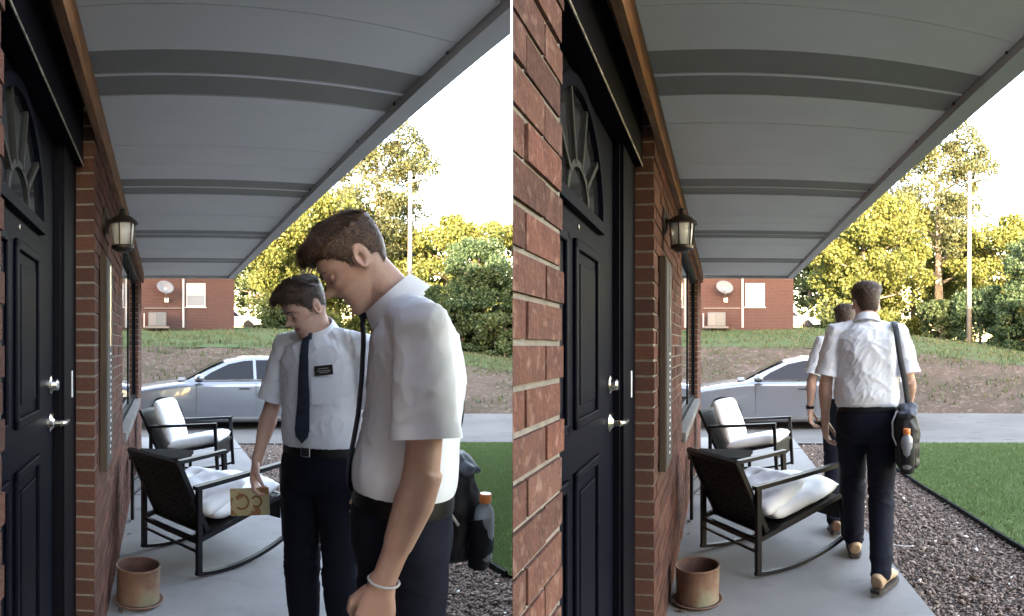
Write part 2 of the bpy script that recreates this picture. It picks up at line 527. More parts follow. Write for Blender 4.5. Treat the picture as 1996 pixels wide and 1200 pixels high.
GW = ('beside the two men standing at the door', 'beside the two men walking away')
for k in (0, 1):
    far = 9.39
    _, _p = sheet('porch_floor', k, [(-.47, -1.5), (SLAB_X, -1.5), (SLAB_X, 10), (-.47, 10)], M_conc, lambda r: 0.0, thick=.16)
    for yj in (2.95, 5.75, 8.3):
        q = circle_clip(side_clip([(-.28, yj), (SLAB_X - .003, yj), (SLAB_X - .003, yj + .009), (-.28, yj + .009)], k, .01), RHO0 - .05)
        m = MB(); m.prism(q, .0005, .0035)
        jo = m.build('floor_joint', M_soil, _); jo.rotation_euler = (0, 0, -YAW[k])
    _, bed = sheet('mulch_bed', k, [(SLAB_X, -1.5), (LAWN_X, -1.5), (LAWN_X, 10), (SLAB_X, 10)], M_soil, lambda r: zn(r) - .035)
    _, lawn = sheet('lawn', k, [(LAWN_X, -3), (12, -3), (12, 12), (LAWN_X, 12)], M_grass, zn)
    # only the stretch the pictures can see gets loose chips and blades
    vis = clip(bed, 0, 1, .9)
    c = chips('mulch', k, vis, 38000, .0082, M_chip, rng, lambda r: zn(r) - .030)
    tag(c, 'brown wood chip mulch strip ' + GW[k], 'mulch', kind='stuff')
    c = chips('pebbles', k, vis, 90, .011, M_white_stone, rng, lambda r: zn(r) - .012, elong=1.2)
    tag(c, 'white pebbles scattered on the mulch ' + GW[k], 'pebbles', kind='stuff')
    gv = clip(lawn, 0, 1, 2.0)
    b = blades('grass', k, gv, 130000, rng, .024)
    tag(b, 'short mown green grass blades ' + GW[k], 'grass', kind='stuff')
    # edging strip between mulch and lawn
    e = MB()
    ys = [y for y in lin(-1.5, 9.1, 40)]
    pts = [(LAWN_X - .01 + .012 * mnoise.noise(Vector((y * .9, k * 7, 0))), y) for y in ys]
    pts = [p for p in pts if (p[0] * math.cos(YAW[k]) + p[1] * math.sin(YAW[k])) * (-1 if k == 0 else 1) > .02]
    for a, b2 in zip(pts[:-1], pts[1:]):
        za, zb = zn(math.hypot(*a)), zn(math.hypot(*b2))
        e.bar((*a, za - .022), (*b2, zb - .022), .022, .08)
    ed = e.build('lawn_edging', M_edge)
    ed.rotation_euler = (0, 0, -YAW[k])
    tag(ed, 'black plastic lawn edging strip ' + GW[k], 'edging', 'lawn edging strips')

# weeds and rough grass along the top of the bank
def weeds(name, n, r0, r1, h, seed, material, label):
    rnd = np.random.default_rng(seed)
    rho = rnd.uniform(r0, r1, n) + rnd.normal(0, .25, n); lon = rnd.uniform(-.9, .95, n)
    X, Y = rho * np.sin(lon), rho * np.cos(lon)
    cl = np.array([mnoise.noise(Vector((x * .8, y * .8, seed))) for x, y in zip(X, Y)])
    keep = cl > -.12
    X, Y, rho, lon = X[keep], Y[keep], rho[keep], lon[keep]; m = len(X)
    Z = np.array([zprof(a, r) for a, r in zip(lon, rho)]) - .03
    hh = h * rnd.uniform(.4, 1.3, m); a = rnd.uniform(0, 6.28, m); w = .02 + .02 * rnd.random(m)
    lx, ly = rnd.normal(0, .4, m) * hh, rnd.normal(0, .4, m) * hh
    V = np.stack([np.stack([X - w * np.cos(a), Y - w * np.sin(a), Z], 1), np.stack([X + w * np.cos(a), Y + w * np.sin(a), Z], 1), np.stack([X + lx, Y + ly, Z + hh], 1)], 1).reshape(-1, 3)
    o = put(name, mesh_np(name, V, np.arange(3 * m).reshape(-1, 3)), material)
    tag(o, label, 'grass', kind='stuff')
M_weed = leaf_mat('rough_grass_blades', [(.045, .072, .028), (.07, .09, .036), (.10, .092, .05), (.04, .062, .024)], .3)
weeds('rough_grass', 26000, 19.2, 30.5, .16, 41, M_weed, 'rough unmown grass over the top of the bank')
weeds('weeds', 5000, 15.2, 19.5, .14, 43, M_weed, 'sparse weeds on the bare dirt bank')

# ------------------------------------------------------------------ the brick houses with their porches
WX, WB = -.29, -.385          # front face of the bricks, back of the bricks
CRS = .0677
HS = CAM_H + 1.04             # soffit height
Y_NEAR, Y_D0, Y_D1, Y_END = -2.0, 1.085, 2.60, 8.55
W_Y0, W_Y1, W_Z0, W_Z1 = 4.45, 7.40, .78, 2.22
def spans(z0, z1):
    out = [(Y_NEAR, Y_D0), (Y_D1, Y_END)]
    if z1 > W_Z0 + .01 and z0 < W_Z1 - .01:
        out = [(Y_NEAR, Y_D0), (Y_D1, W_Y0), (W_Y1, Y_END)]
    return out
M_brick_dark = M_brick
def house(k):
    label = ('brick house with black front door and covered porch, door ajar of two standing men', '')[0]
    H = thing('brick_house', k, 0, 0)
    tag(H, ('red brick house with black door and porch roof above two men looking down', 'red brick house with black door and porch roof above two men walking away')[k], 'house', 'brick houses with porches')
    rnd = random.Random(11)
    # mortar core
    core = MB()
    def cp(y0, y1, xa, xb, z0, z1, mb=core):
        p = [(xa, y0), (xb, y0), (xb, y1), (xa, y1)]
        if k == 1: p = side_clip(p, 1, .0015)
        if len(p) >= 3 and abs(area(p)) > 1e-6: mb.prism(p, z0, z1)
    cp(Y_D1 + .006, W_Y0 - .006, WB, WX - .0055, 0, HS - .002)
    wall = core.build('wall', M_mortar, H)
    for (ya, yb, za, zb) in ((Y_NEAR, Y_D0 - .006, 0, HS - .002 if k == 0 else 2.16), (W_Y1 + .006, Y_END - .006, 0, HS - .002), (W_Y0 - .0055, W_Y1 + .0055, 0, W_Z0 - .01), (W_Y0 - .0055, W_Y1 + .0055, W_Z1 + .01, HS - .002)):
        mm = MB(); cp(ya, yb, WB, WX - .0055, za, zb, mm)
        if mm.v: mm.build('wall', M_mortar, H)
    unit = bpy.data.meshes.get('brick_unit')
    if unit is None:
        u = MB(); u.box(-.5, .5, -.5, .5, -.5, .5, bev=0)
        unit = u.mesh('brick_unit'); unit.materials.append(M_brick)
    items = []
    for ci in range(36):
        z0 = ci * CRS; z1 = z0 + CRS - .0105
        if z1 > HS - .003: z1 = HS - .003
        if z1 - z0 < .02: continue
        for (ya, yb) in spans(z0, z1):
            if k == 0 and yb < 1.2: ya = max(ya, 0.2)
            y = Y_D1 - 40 * .203 + (.1015 if ci % 2 else 0)
            # start bricks from the door corner so the jamb shows whole ends
            while y < yb - .004:
                a, b = max(y, ya), min(y + .1925, yb)
                y += .203
                if b - a < .03 or (k == 1 and b <= Y_D0 and z1 > 2.17): continue
                items.append((a, b, z0, z1))
    items = [(q, math.dist((WX, (q[0] + q[1]) / 2, (q[2] + q[3]) / 2), (0, 0, CAM_H))) for q in items]
    items.sort(key=lambda t: t[1])
    far = MB()
    n = 0
    for (a, b, z0, z1), d in items:
        j = rnd.uniform(-.0022, .0022)
        p = [(WB + .004, a), (WX + j, a), (WX + j, b), (WB + .004, b)]
        whole = True
        if k == 1:
            q = side_clip(p, 1, .001)
            if len(q) < 3 or abs(area(q)) < 2e-4: continue
            whole = len(q) == 4 and abs(area(q) - area(p)) < 1e-7
        if n < 300:
            n += 1
            if whole:
                o = link(bpy.data.objects.new('brick', unit)); o.parent = wall
                o.location = ((WB + .004 + WX + j) / 2, (a + b) / 2, (z0 + z1) / 2)
                o.scale = (WX + j - WB - .004, b - a, z1 - z0)
                o.rotation_euler = (0, rnd.gauss(0, .004), rnd.gauss(0, .003))
            else:
                m = MB(); m.prism(q, z0, z1); m.build('brick', M_brick, wall)
        else:
            if k == 1 and not whole: far.prism(q, z0, z1)
            else: far.box(WB + .004, WX + j, a, b, z0, z1)
    far.build('brick_courses', M_brick, wall, kind='stuff')
    # rowlock sill under the window
    n = 44
    for i in range(n):
        y0 = W_Y0 + (W_Y1 - W_Y0) * i / n
        m = MB(); m.box(-.37, -.262 + rnd.uniform(-.003, .003), y0 + .004, y0 + (W_Y1 - W_Y0) / n - .004, W_Z0 - .075, W_Z0 - .004)
        m.build('sill_brick', M_conc, wall)
    # frieze board
    p = [(WX + .002, 1.2), (-.258, 1.2), (-.258, Y_END + .02), (WX + .002, Y_END + .02)]
    if k == 1: p = side_clip(p, 1, .003)
    fb = MB(); fb.prism(p, 2.312, HS - .004)
    fb.build('frieze_board', M_wood, H)
    # door lintel (dark head box above the door, behind the frieze)
    def cbox(xa, xb, ya, yb, za, zb):
        q = [(xa, ya), (xb, ya), (xb, yb), (xa, yb)]
        if k == 1: q = side_clip(q, 1, .003)
        m = MB()
        if len(q) > 2 and abs(area(q)) > 1e-5: m.prism(q, za, zb)
        return m
    m = cbox(-.47, -.34, Y_D0 + .004, Y_D1 - .004, 2.19, HS - .01)
    m.build('door_head', M_blackframe, H)
    # jambs and threshold
    for (a, b) in ((Y_D0 + .003, 1.145), (2.285, Y_D1 - .004)):
        m = cbox(-.47, -.372, a, b, .0, 2.186)
        if m.v: m.build('door_jamb', M_blackframe, H)
    m = MB(); m.box(-.425, -.385, 2.262, 2.283, .12, 2.185); m.build('door_stop', M_blackframe, H)
    m = MB(); m.box(-.47, -.31, 1.36, 2.28, .0, .12, bev=.008); m.build('threshold', M_blackframe, H)
    # pale worn weather strip on the head and jamb corner
    m = MB(); m.box(-.3405, -.337, 1.20, Y_D1 - .01, 2.184, 2.193)
    m.build('weather_strip', M_brass, H)
    m = MB(); m.box(-.372, -.368, 2.46, 2.485, 1.20, 1.31, bev=.002); m.build('strike_plate', M_trimw, H)
    door(H)
    window(H)
    # soffit planks between vented strips
    S = MB()
    p = [(-.31, 1.50), (1.0, 1.50), (1.0, 8.86), (-.31, 8.86)]
    p = side_clip(p, k, .004)
    S.prism(p, HS + .012, HS + .02)
    soff = S.build('soffit', M_soffit, H)
    bands = [2.311, 3.946, 5.604, 7.305]
    edges = [1.55] + [q for c in bands for q in (c - .19, c + .19)] + [8.87]
    for i in range(0, len(edges), 2):
        a, b = edges[i], edges[i + 1]
        nn = max(1, round((b - a) / .31))
        for j in range(nn):
            y0, y1 = a + (b - a) * j / nn, a + (b - a) * (j + 1) / nn
            q = side_clip([(-.288, y0 + .002), (.972, y0 + .002), (.972, y1 - .002), (-.288, y1 - .002)], k, .004)
            if len(q) < 3 or abs(area(q)) < .002: continue
            m = MB(); m.prism(q, HS + rnd.uniform(-.001, .001), HS + .01)
            m.build('soffit_plank', M_soffit, soff)
    for c in bands:
        for (y0, y1) in ((c - .188, c - .009), (c + .009, c + .188)):
            q = side_clip([(-.288, y0), (.972, y0), (.972, y1), (-.288, y1)], k, .004)
            m = MB(); m.prism(q, HS + .004, HS + .011); m.build('vent_strip', M_vent, soff)
        q = side_clip([(-.288, c - .008), (.972, c - .008), (.972, c + .008), (-.288, c + .008)], k, .004)
        m = MB(); m.prism(q, HS - .001, HS + .010); m.build('trim_strip', M_trimw, soff)
    # fascia
    q = side_clip([(.975, 1.35), (1.06, 1.35), (1.06, 8.95), (.975, 8.95)], k, .004)
    m = MB(); m.prism(q, HS - .035, HS + .17); fa = m.build('fascia', M_fascia, H)
    m = MB(); m.box(-.31, .972, 8.875, 8.95, HS - .035, HS + .17); m.build('fascia', M_fascia, H)
    for i in range(14):
        y0 = 1.9 + i * .5
        q = side_clip([(.967, y0), (.974, y0), (.974, y0 + .012), (.967, y0 + .012)], k, .004)
        if len(q) > 2:
            m = MB(); m.prism(q, HS - .006, HS + .004); m.build('nail_head', M_darkplastic, fa)
    # roof over the porch
    q = side_clip([(-.6, 1.4), (1.09, 1.4), (1.09, 9.0), (-.6, 9.0)], k, .004)
    m = MB(); m.prism(q, HS + .175, HS + .23); m.build('roof', M_roof, H)
    if k == 0:
        m = MB(); m.box(-36, -.5, -30, 8.5, -.2, 8.8); m.build('sun_blocking_body', M_farbrick_wall(), H)  # unseen bulk, made deep and tall to keep sun off both porches
        m = MB(); m.add([(-36.4, -30.4, 8.8), (-.2, -30.4, 8.8), (-.2, 8.9, 8.8), (-36.4, 8.9, 8.8), (-18, -30.4, 10), (-18, 8.9, 10)], [(0, 1, 4), (3, 5, 2), (0, 4, 5, 3), (1, 2, 5, 4), (0, 3, 2, 1)])
        m.build('roof', M_roof, H)  # roof of the added sun-blocking bulk, unseen as well
    else:
        q = side_clip([(-.53, 1.2), (-.49, 1.2), (-.49, Y_END), (-.53, Y_END)], 1, .004)
        m = MB(); m.prism(q, -.1, HS + .17); m.build('bounce_wall', M_bounce, H)  # unseen backing of the wall, whitened to bounce light onto the first porch
    return H

def M_farbrick_wall():
    if 'far_brick' in MATS: return MATS['far_brick']
    m = bpy.data.materials.new('far_brick'); m.use_nodes = True
    nt = m.node_tree; b = nt.nodes['Principled BSDF']
    tc = nd(nt, 'ShaderNodeTexCoord'); mp = nd(nt, 'ShaderNodeMapping')
    mp.inputs['Rotation'].default_value = (R(90), 0, 0)
    br = nd(nt, 'ShaderNodeTexBrick')
    br.inputs['Color1'].default_value = (.06, .030, .027, 1); br.inputs['Color2'].default_value = (.048, .025, .023, 1)
    br.inputs['Mortar'].default_value = (.072, .055, .05, 1)
    br.inputs['Scale'].default_value = 1.0; br.inputs['Brick Width'].default_value = .2; br.inputs['Row Height'].default_value = .068; br.inputs['Mortar Size'].default_value = .006
    nt.links.new(tc.outputs['Object'], mp.inputs[0]); nt.links.new(mp.outputs[0], br.inputs[0])
    nt.links.new(br.outputs[0], b.inputs['Base Color'])
    b.inputs['Roughness'].default_value = .9; b.inputs['Specular IOR Level'].default_value = .05
    MATS['far_brick'] = m
    return m

def yz_ring(mb, cy, cz, a0, b0, a1, b1, x0, x1, t0, t1, n=20):
    """elliptical band in the y-z plane between radii (a0,b0) and (a1,b1)"""
    v = []; f = []
    for i in range(n + 1):
        t = t0 + (t1 - t0) * i / n
        c, s = math.cos(t), math.sin(t)
        v += [(x0, cy + a0 * c, cz + b0 * s), (x1, cy + a0 * c, cz + b0 * s), (x1, cy + a1 * c, cz + b1 * s), (x0, cy + a1 * c, cz + b1 * s)]
    for i in range(n):
        p = 4 * i
        for j in range(4):
            f.append((p + j, p + (j + 1) % 4, p + 4 + (j + 1) % 4, p + 4 + j))
    f += [(3, 2, 1, 0), (4 * n, 4 * n + 1, 4 * n + 2, 4 * n + 3)]
    mb.add(v, f)

def door(H):
    DX = -.410
    d = MB(); d.box(-.455, DX, 1.30, 2.262, .125, 2.183, bev=.003)
    D = d.build('door', M_black, H)
    cy, cz, a, b = 1.66, 1.82, .31, .30
    m = MB(); yz_ring(m, cy, cz, a, b, a + .035, b + .035, DX, DX + .022, 0, math.pi)
    m.box(DX, DX + .022, cy - a - .035, cy + a + .035, cz - .035, cz)
    fr = m.build('lite_frame', M_black, D, smooth=40)
    # panes of the fan light
    for i in range(5):
        t0, t1 = math.pi * i / 5, math.pi * (i + 1) / 5
        m = MB(); yz_ring(m, cy, cz, .13, .11, a - .003, b - .003, DX + .002, DX + .006, t0 + .03, t1 - .03, 6)
        m.build('pane', mat('door_glass', (.012, .012, .013), .08, spec=.35), fr)
    m = MB(); yz_ring(m, cy, cz, .002, .002, .11, .092, DX + .002, DX + .006, 0.02, math.pi - .02, 10); m.build('pane', mat('door_glass', (.012, .012, .013), .08, spec=.35), fr)
    m = MB(); yz_ring(m, cy, cz, .11, .092, .132, .112, DX + .002, DX + .014, 0, math.pi)
    for i in range(1, 5):
        t = math.pi * i / 5
        m.bar((DX + .008, cy + .12 * math.cos(t), cz + .1 * math.sin(t)), (DX + .008, cy + a * math.cos(t), cz + b * math.sin(t)), .016, .016, up=(1, 0, 0))
    m.build('muntin', mat('dark_came', (.02, .019, .018), .5, spec=.2), fr)
    for (y0, y1, z0, z1) in ((1.655, 1.955, 1.19, 1.70), (1.35, 1.55, 1.19, 1.70), (1.655, 1.955, .40, 1.04), (1.35, 1.55, .40, 1.04)):
        m = MB(); w = .03
        for (p, q) in (((y0, z0), (y1, z0)), ((y1, z0), (y1, z1)), ((y1, z1), (y0, z1)), ((y0, z1), (y0, z0))):
            ya, yb = sorted((p[0], q[0])); za, zb = sorted((p[1], q[1]))
            m.box(DX, DX + .012, ya - w / 2, yb + w / 2, za - w / 2, zb + w / 2, bev=.0045)
        pm = m.build('panel_moulding', M_black, D)
        m = MB(); m.box(DX, DX + .008, y0 + .05, y1 - .05, z0 + .05, z1 - .05, bev=.004); m.build('panel_field', M_black, pm)
    # dead bolt and lever
    def rot_x(mb, y, z):
        return mb.xf(Matrix.Translation((DX, y, z)) @ Matrix.Rotation(R(90), 4, 'Y'))
    m = MB(); m.lathe([(.034, 0), (.034, .008), (.024, .012), (.022, .03), (.016, .036), (0, .037)], 20); rot_x(m, 2.175, 1.270); m.build('deadbolt', M_chrome, D, smooth=35)
    m = MB(); m.lathe([(.035, 0), (.035, .006), (.022, .012), (.013, .02), (.012, .045), (0, .046)], 20); rot_x(m, 2.175, 1.130)
    m.tube([(DX + .043, 2.175, 1.130), (DX + .05, 2.19, 1.130), (DX + .052, 2.23, 1.128), (DX + .05, 2.30, 1.126)], [.010, .011, .010, .008], 10)
    m.build('handle', M_chrome, D, smooth=35)
    m = MB(); m.lathe([(.009, 0), (.009, .004), (0, .005)], 12); rot_x(m, 1.70, 1.755); m.build('peephole', M_chrome, D)
    for z in (1.19,):
        m = MB(); m.box(DX + .0, DX + .002, 2.245, 2.2615, 1.10, 1.16); m.build('latch_plate', M_chrome, D)

def window(H):
    x0, x1 = -.372, -.325
    m = MB()
    m.box(x0, x1, W_Y0, W_Y1, W_Z1 - .05, W_Z1, bev=.004); m.box(x0, x1, W_Y0, W_Y1, W_Z0, W_Z0 + .05, bev=.004)
    m.box(x0, x1, W_Y0, W_Y0 + .05, W_Z0 + .05, W_Z1 - .05, bev=.004); m.box(x0, x1, W_Y1 - .06, W_Y1, W_Z0 + .05, W_Z1 - .05, bev=.004)
    W = m.build('window', M_blackframe, H)
    g = MB(); g.box(-.352, -.346, W_Y0 + .05, W_Y1 - .06, W_Z0 + .05, W_Z1 - .05); g.build('pane', M_glass, W)
    m = MB(); m.box(-.349, -.337, 6.1, 6.13, W_Z0 + .05, W_Z1 - .05); m.build('mullion', M_blackframe, W)
    m = MB(); m.box(-.325, -.315, W_Y0, W_Y1, W_Z1 - .045, W_Z1 + .012, bev=.003); m.build('head_trim', M_blackframe, W)

HOUSES = [house(0), house(1)]
# ------------------------------------------------------------------ things far away: house, vehicle, pole, trees
AB = []      # (thing of the first porch, label for its twin by the second porch)
M_trimfar = mat('off_white_trim', (.25, .25, .25), .5)
def far_house():
    y = 28.8; zb = 2.30
    H = thing('brick_bungalow', 0, 0, y, zb, 0, 'brick bungalow with satellite dish across the drive, seen behind the two standing men', 'house', 'far brick bungalows')
    m = MB(); m.box(-9, 3.45, 0, 7, -.4, 3.0); m.build('wall', M_farbrick_wall(), H)
    m = MB(); m.add([(-9.5, -.5, 3.0), (3.95, -.5, 3.0), (3.95, 7.5, 3.0), (-9.5, 7.5, 3.0), (-5.5, 3.5, 4.8), (.5, 3.5, 4.8)], [(0, 1, 5, 4), (1, 2, 5), (2, 3, 4, 5), (3, 0, 4), (0, 3, 2, 1)])
    m.build('roof', M_roof, H)
    m = MB(); m.box(-9.5, 3.95, -.52, -.48, 2.86, 3.02); m.build('fascia', M_trimw, H)
    for x0 in (1.147, -3.6):
        x1 = x0 + .92; z0, z1 = 1.00, 2.12
        m = MB()
        w = .055
        m.box(x0, x1, -.03, .02, z0, z0 + w); m.box(x0, x1, -.03, .02, z1 - w, z1); m.box(x0, x0 + w, -.03, .02, z0 + w, z1 - w); m.box(x1 - w, x1, -.03, .02, z0 + w, z1 - w)
        m.box(x0 + w, x1 - w, -.034, .02, (z0 + z1) / 2 - .03, (z0 + z1) / 2 + .03)
        W = m.build('window', M_trimfar, H)
        m = MB(); m.box(x0 + w, x1 - w, -.012, .012, (z0 + z1) / 2 + .03, z1 - w); m.build('pane', mat('white_blind', (.26, .265, .28), .4), W)
        m = MB(); m.box(x0 + w, x1 - w, -.012, .012, z0 + w, (z0 + z1) / 2 - .03); m.build('pane', mat('blind_behind_screen', (.11, .12, .135), .5), W)
        m = MB(); m.box(x0 - .06, x1 + .06, -.07, .02, z0 - .06, z0 - .005); m.build('sill', M_trimfar, W)
    m = MB(); m.box(.96, 1.06, -.09, -.01, .0, 2.9, bev=.012); m.build('downspout', M_trimfar, H)
    m = MB(); m.bar((-.85, -.03, .93), (.92, -.03, .93), .045); m.build('conduit', mat('grey_conduit', (.10, .085, .08), .6), H)
    return H
FH = far_house(); AB.append((FH, 'brick bungalow with satellite dish across the drive, seen behind the two walking men'))
def dish():
    D = thing('satellite_dish', 0, .15, 28.72, 2.30 + 1.86, 0, 'grey satellite dish on the bungalow wall behind the standing men', 'satellite dish', 'satellite dishes')
    m = MB()
    prof = [(0.001, 0), (.12, .008), (.24, .03), (.34, .062), (.41, .095), (.415, .10), (.34, .075), (.24, .044), (.12, .02), (.001, .014)]
    m.lathe(prof, 28)
    m.v = [(x, y * .75, z) for x, y, z in m.v]
    m.xf(Matrix.Translation((0, -.34, 0)) @ Matrix.Rotation(R(18), 4, 'Y') @ Matrix.Rotation(R(72), 4, 'X'))
    m.build('reflector', mat('dish_grey', (.105, .11, .12), .6, spec=.2), D, smooth=True)
    m = MB(); m.tube([(0, -.3, -.05), (.04, -.25, -.3), (.06, -.02, -.55)], .03, 8); m.tube([(0, -.36, -.2), (.0, -.75, -.12)], .016, 6); m.build('arm', M_rim, D)
    m = MB(); m.box(-.05, .05, -.84, -.72, -.16, -.05, bev=.01); m.build('receiver', mat('lnb_grey', (.35, .35, .36), .5), D)
    m = MB(); m.box(-.03, .15, -.035, .07, -.65, -.45, bev=.004); m.build('bracket', M_rim, D)
    return D
AB.append((dish(), 'grey satellite dish on the bungalow wall behind the walking men'))
def ac_unit():
    A = thing('air_conditioner', 0, -.22, 28.2, 2.30, 0, 'grey outdoor air conditioner by the bungalow wall behind the standing men', 'air conditioner', 'outdoor air conditioners')
    m = MB(); m.box(-.42, .42, -.3, .3, .04, .70, bev=.02); B = m.build('cabinet', mat('ac_grey', (.06, .063, .07), .5, .3), A)
    for i in range(9):
        z = .12 + i * .06
        m = MB(); m.box(-.02, .38, -.31, -.297, z, z + .03); m.build('louver', mat('ac_pale', (.10, .105, .11), .5, .3), B)
    m = MB(); m.box(-.38, -.05, -.308, -.299, .1, .64); m.build('panel', mat('ac_dark', (.09, .085, .085), .5), B)
    m = MB(); m.box(-.55, .55, -.45, .4, -.05, .04); m.build('pad', M_drive, A)
    m = MB(); m.bar((-.62, .1, 0), (-.62, .1, .66), .06); m.build('post', M_trimfar, A)
    return A
AB.append((ac_unit(), 'grey outdoor air conditioner by the bungalow wall behind the walking men'))

def car_mesh(prefix, root, paint, glass, hood_up=False, tall=0.0):
    """sedan: +x is the front"""
    up = [(2.44, .42), (2.47, .60), (2.36, .74), (2.05, .83), (1.6, .905), (1.2, .955), (1.0, .975), (.2, .985), (-.8, .99), (-1.6, 1.01), (-2.0, 1.045), (-2.33, 1.05), (-2.46, .98), (-2.44, .70), (-2.40, .45)]
    def arch(cx, r=.375, n=10):
        return [(cx - r * math.cos(math.pi * i / n), .30 + r * math.sin(math.pi * i / n)) for i in range(n + 1)]
    low = [(-2.33, .25)] + [(-1.33 - .39, .22)] + arch(-1.33) + [(-1.33 + .39, .20), (0, .19), (1.5 - .39, .20)] + arch(1.5) + [(1.5 + .39, .22), (2.36, .25)]
    loop = up + low
    nU = len(up)
    rows = [(.935, .26, .12), (.93, .16, .07), (.90, .10, .035), (.80, .06, .012), (.5, .02, 0), (0, 0, 0)]
    ys = [(-y, sx, dz) for y, sx, dz in rows] + [(y, sx, dz) for y, sx, dz in rows[-2::-1]]
    v = []
    for (y, sx, dz) in ys:
        ay = abs(y)
        for i, (x, z) in enumerate(loop):
            ex = max(0, abs(x) - 1.95) / .5
            xx = x - math.copysign(sx * ex, x)
            zz = z - (dz if i < nU and z > .72 else 0)
            yy = y
            # tumble: the side bulges at door-handle height and tucks under
            if ay > .85: yy = math.copysign(ay - .05 * max(0, (.45 - z)) - .05 * max(0, z - .70) , y) if y else 0
            v.append((xx, yy, zz))
    n = len(loop); m = len(ys); f = []
    for j in range(m - 1):
        for i in range(n):
            f.append((j * n + i, (j + 1) * n + i, (j + 1) * n + (i + 1) % n, j * n + (i + 1) % n))
    b = bmesh.new()
    bv = [b.verts.new(q) for q in v]
    for q in f: b.faces.new([bv[i] for i in q])
    c1 = b.faces.new([bv[i] for i in range(n)]); c2 = b.faces.new([bv[(m - 1) * n + i] for i in range(n - 1, -1, -1)])
    bmesh.ops.triangulate(b, faces=[c1, c2])
    bmesh.ops.recalc_face_normals(b, faces=b.faces[:])
    mb = MB(); mb.bm(b)
    body = mb.build('body', paint, root, smooth=38)
    # greenhouse
    side = [(1.12, .955), (.62, 1.19), (.22, 1.365), (-.15, 1.435), (-.55, 1.45), (-1.0, 1.425), (-1.45, 1.315), (-1.95, 1.09), (-2.05, 1.035)]
    def yy(z): return .80 - (z - .95) * .46
    rows = [(1.0, 0), (.93, .012), (.75, .025), (.4, .035), (0, .038)]
    cols = []
    for t, dz in rows: cols.append([(x, -yy(z) * t, z + (dz if z > 1.0 else 0)) for x, z in side])
    for t, dz in rows[-2::-1]: cols.append([(x, yy(z) * t, z + (dz if z > 1.0 else 0)) for x, z in side])
    mb = MB(); v = [q for c in cols for q in c]; n2 = len(side)
    f = [(j * n2 + i, j * n2 + i + 1, (j + 1) * n2 + i + 1, (j + 1) * n2 + i) for j in range(len(cols) - 1) for i in range(n2 - 1)]
    f += [tuple(range(n2 - 1, -1, -1)), tuple((len(cols) - 1) * n2 + i for i in range(n2))]
    mb.add(v, f)
    b = bmesh.new(); bv = [b.verts.new(q) for q in mb.v]
    for q in mb.f: b.faces.new([bv[i] for i in q])
    bmesh.ops.triangulate(b, faces=[q for q in b.faces if len(q.verts) > 4])
    bmesh.ops.recalc_face_normals(b, faces=b.faces[:])
    mb = MB(); mb.bm(b)
    cabin = mb.build('cabin', paint, root, smooth=30)
    # windows (dark glass just outside the cabin skin)
    wins = [[(.78, 1.0), (.56, 1.145), (.20, 1.31), (-.12, 1.375), (-.30, 1.385), (-.30, 1.0)], [(-.36, 1.0), (-.36, 1.388), (-.6, 1.39), (-1.0, 1.36), (-1.25, 1.30), (-1.25, 1.01)], [(-1.29, 1.02), (-1.29, 1.29), (-1.45, 1.24), (-1.72, 1.10), (-1.74, 1.05)]]
    for s in (-1, 1):
        for w in wins:
            m2 = MB(); v = [(x, s * (yy(z) + .006), z) for x, z in w]
            m2.add(v, [tuple(range(len(v))) if s < 0 else tuple(range(len(v) - 1, -1, -1))])
            m2.build('window', glass, cabin)
    v = [(1.06, -.70, 1.0), (1.06, .70, 1.0), (.28, .52, 1.375), (.28, -.52, 1.375)]
    m2 = MB(); m2.add([(x, y, z + .012 + .028 * (1 if abs(y) < .6 else 0)) for x, y, z in v], [(0, 1, 2, 3)]); m2.build('windshield', glass, cabin)
    m2 = MB(); m2.add([(-1.42, -.5, 1.37), (-1.42, .5, 1.37), (-1.92, .64, 1.14), (-1.92, -.64, 1.14)], [(3, 2, 1, 0)]); m2.build('rear_window', glass, cabin)
    # wheels
    for cx in (1.5, -1.33):
        for s in (-1, 1):
            w = MB(); w.lathe([(.205, -.1), (.30, -.105), (.325, -.08), (.33, 0), (.325, .08), (.30, .105), (.205, .1)], 30); w.xf(Matrix.Translation((cx, s * .80, .33)) @ Matrix.Rotation(R(90), 4, 'X'))
            wo = w.build('wheel', M_tyre, root, smooth=40)
            w = MB(); w.lathe([(.205, -.02), (.215, .075), (.20, .08), (.19, .03), (0, .03)], 30)
            for i in range(5):
                a = 2 * math.pi * i / 5
                w.bar((.03 * math.cos(a), .03 * math.sin(a), .075), (.2 * math.cos(a), .2 * math.sin(a), .07), .05, .03)
            w.lathe([(.05, .05), (.05, .085), (0, .088)], 16)
            w.xf(Matrix.Translation((cx, s * .80 + (.022 if s > 0 else -.022), .33)) @ Matrix.Rotation(R(-90 * s), 4, 'X'))
            w.build('rim', M_rim, wo, smooth=35)
            w = MB(); w.lathe([(.385, -.05), (.385, .05), (0, .05)], 24); w.xf(Matrix.Translation((cx, s * .66, .36)) @ Matrix.Rotation(R(90), 4, 'X')); w.build('wheel_well', M_darkplastic, wo)
    for s in (-1, 1):
        # mirror, handles, seams, lower trim, headlight, tail light
        m2 = MB(); m2.ell((.80, s * 1.0, 1.045), (.10, .10, .075), 14, 8); m2.tube([(.80, s * .86, .99), (.80, s * .98, 1.02)], .03, 8)
        mo = m2.build('mirror', paint, root, smooth=True)
        m2 = MB(); m2.ell((.81, s * .985, 1.005), (.09, .10, .045), 12, 6); m2.build('mirror_base', M_darkplastic, mo, smooth=True)
        for hx in (-.10, -1.10):
            m2 = MB(); m2.box(hx - .11, hx + .11, s * .918, s * .945, .815, .845, bev=.008); m2.build('handle', M_darkplastic, body)
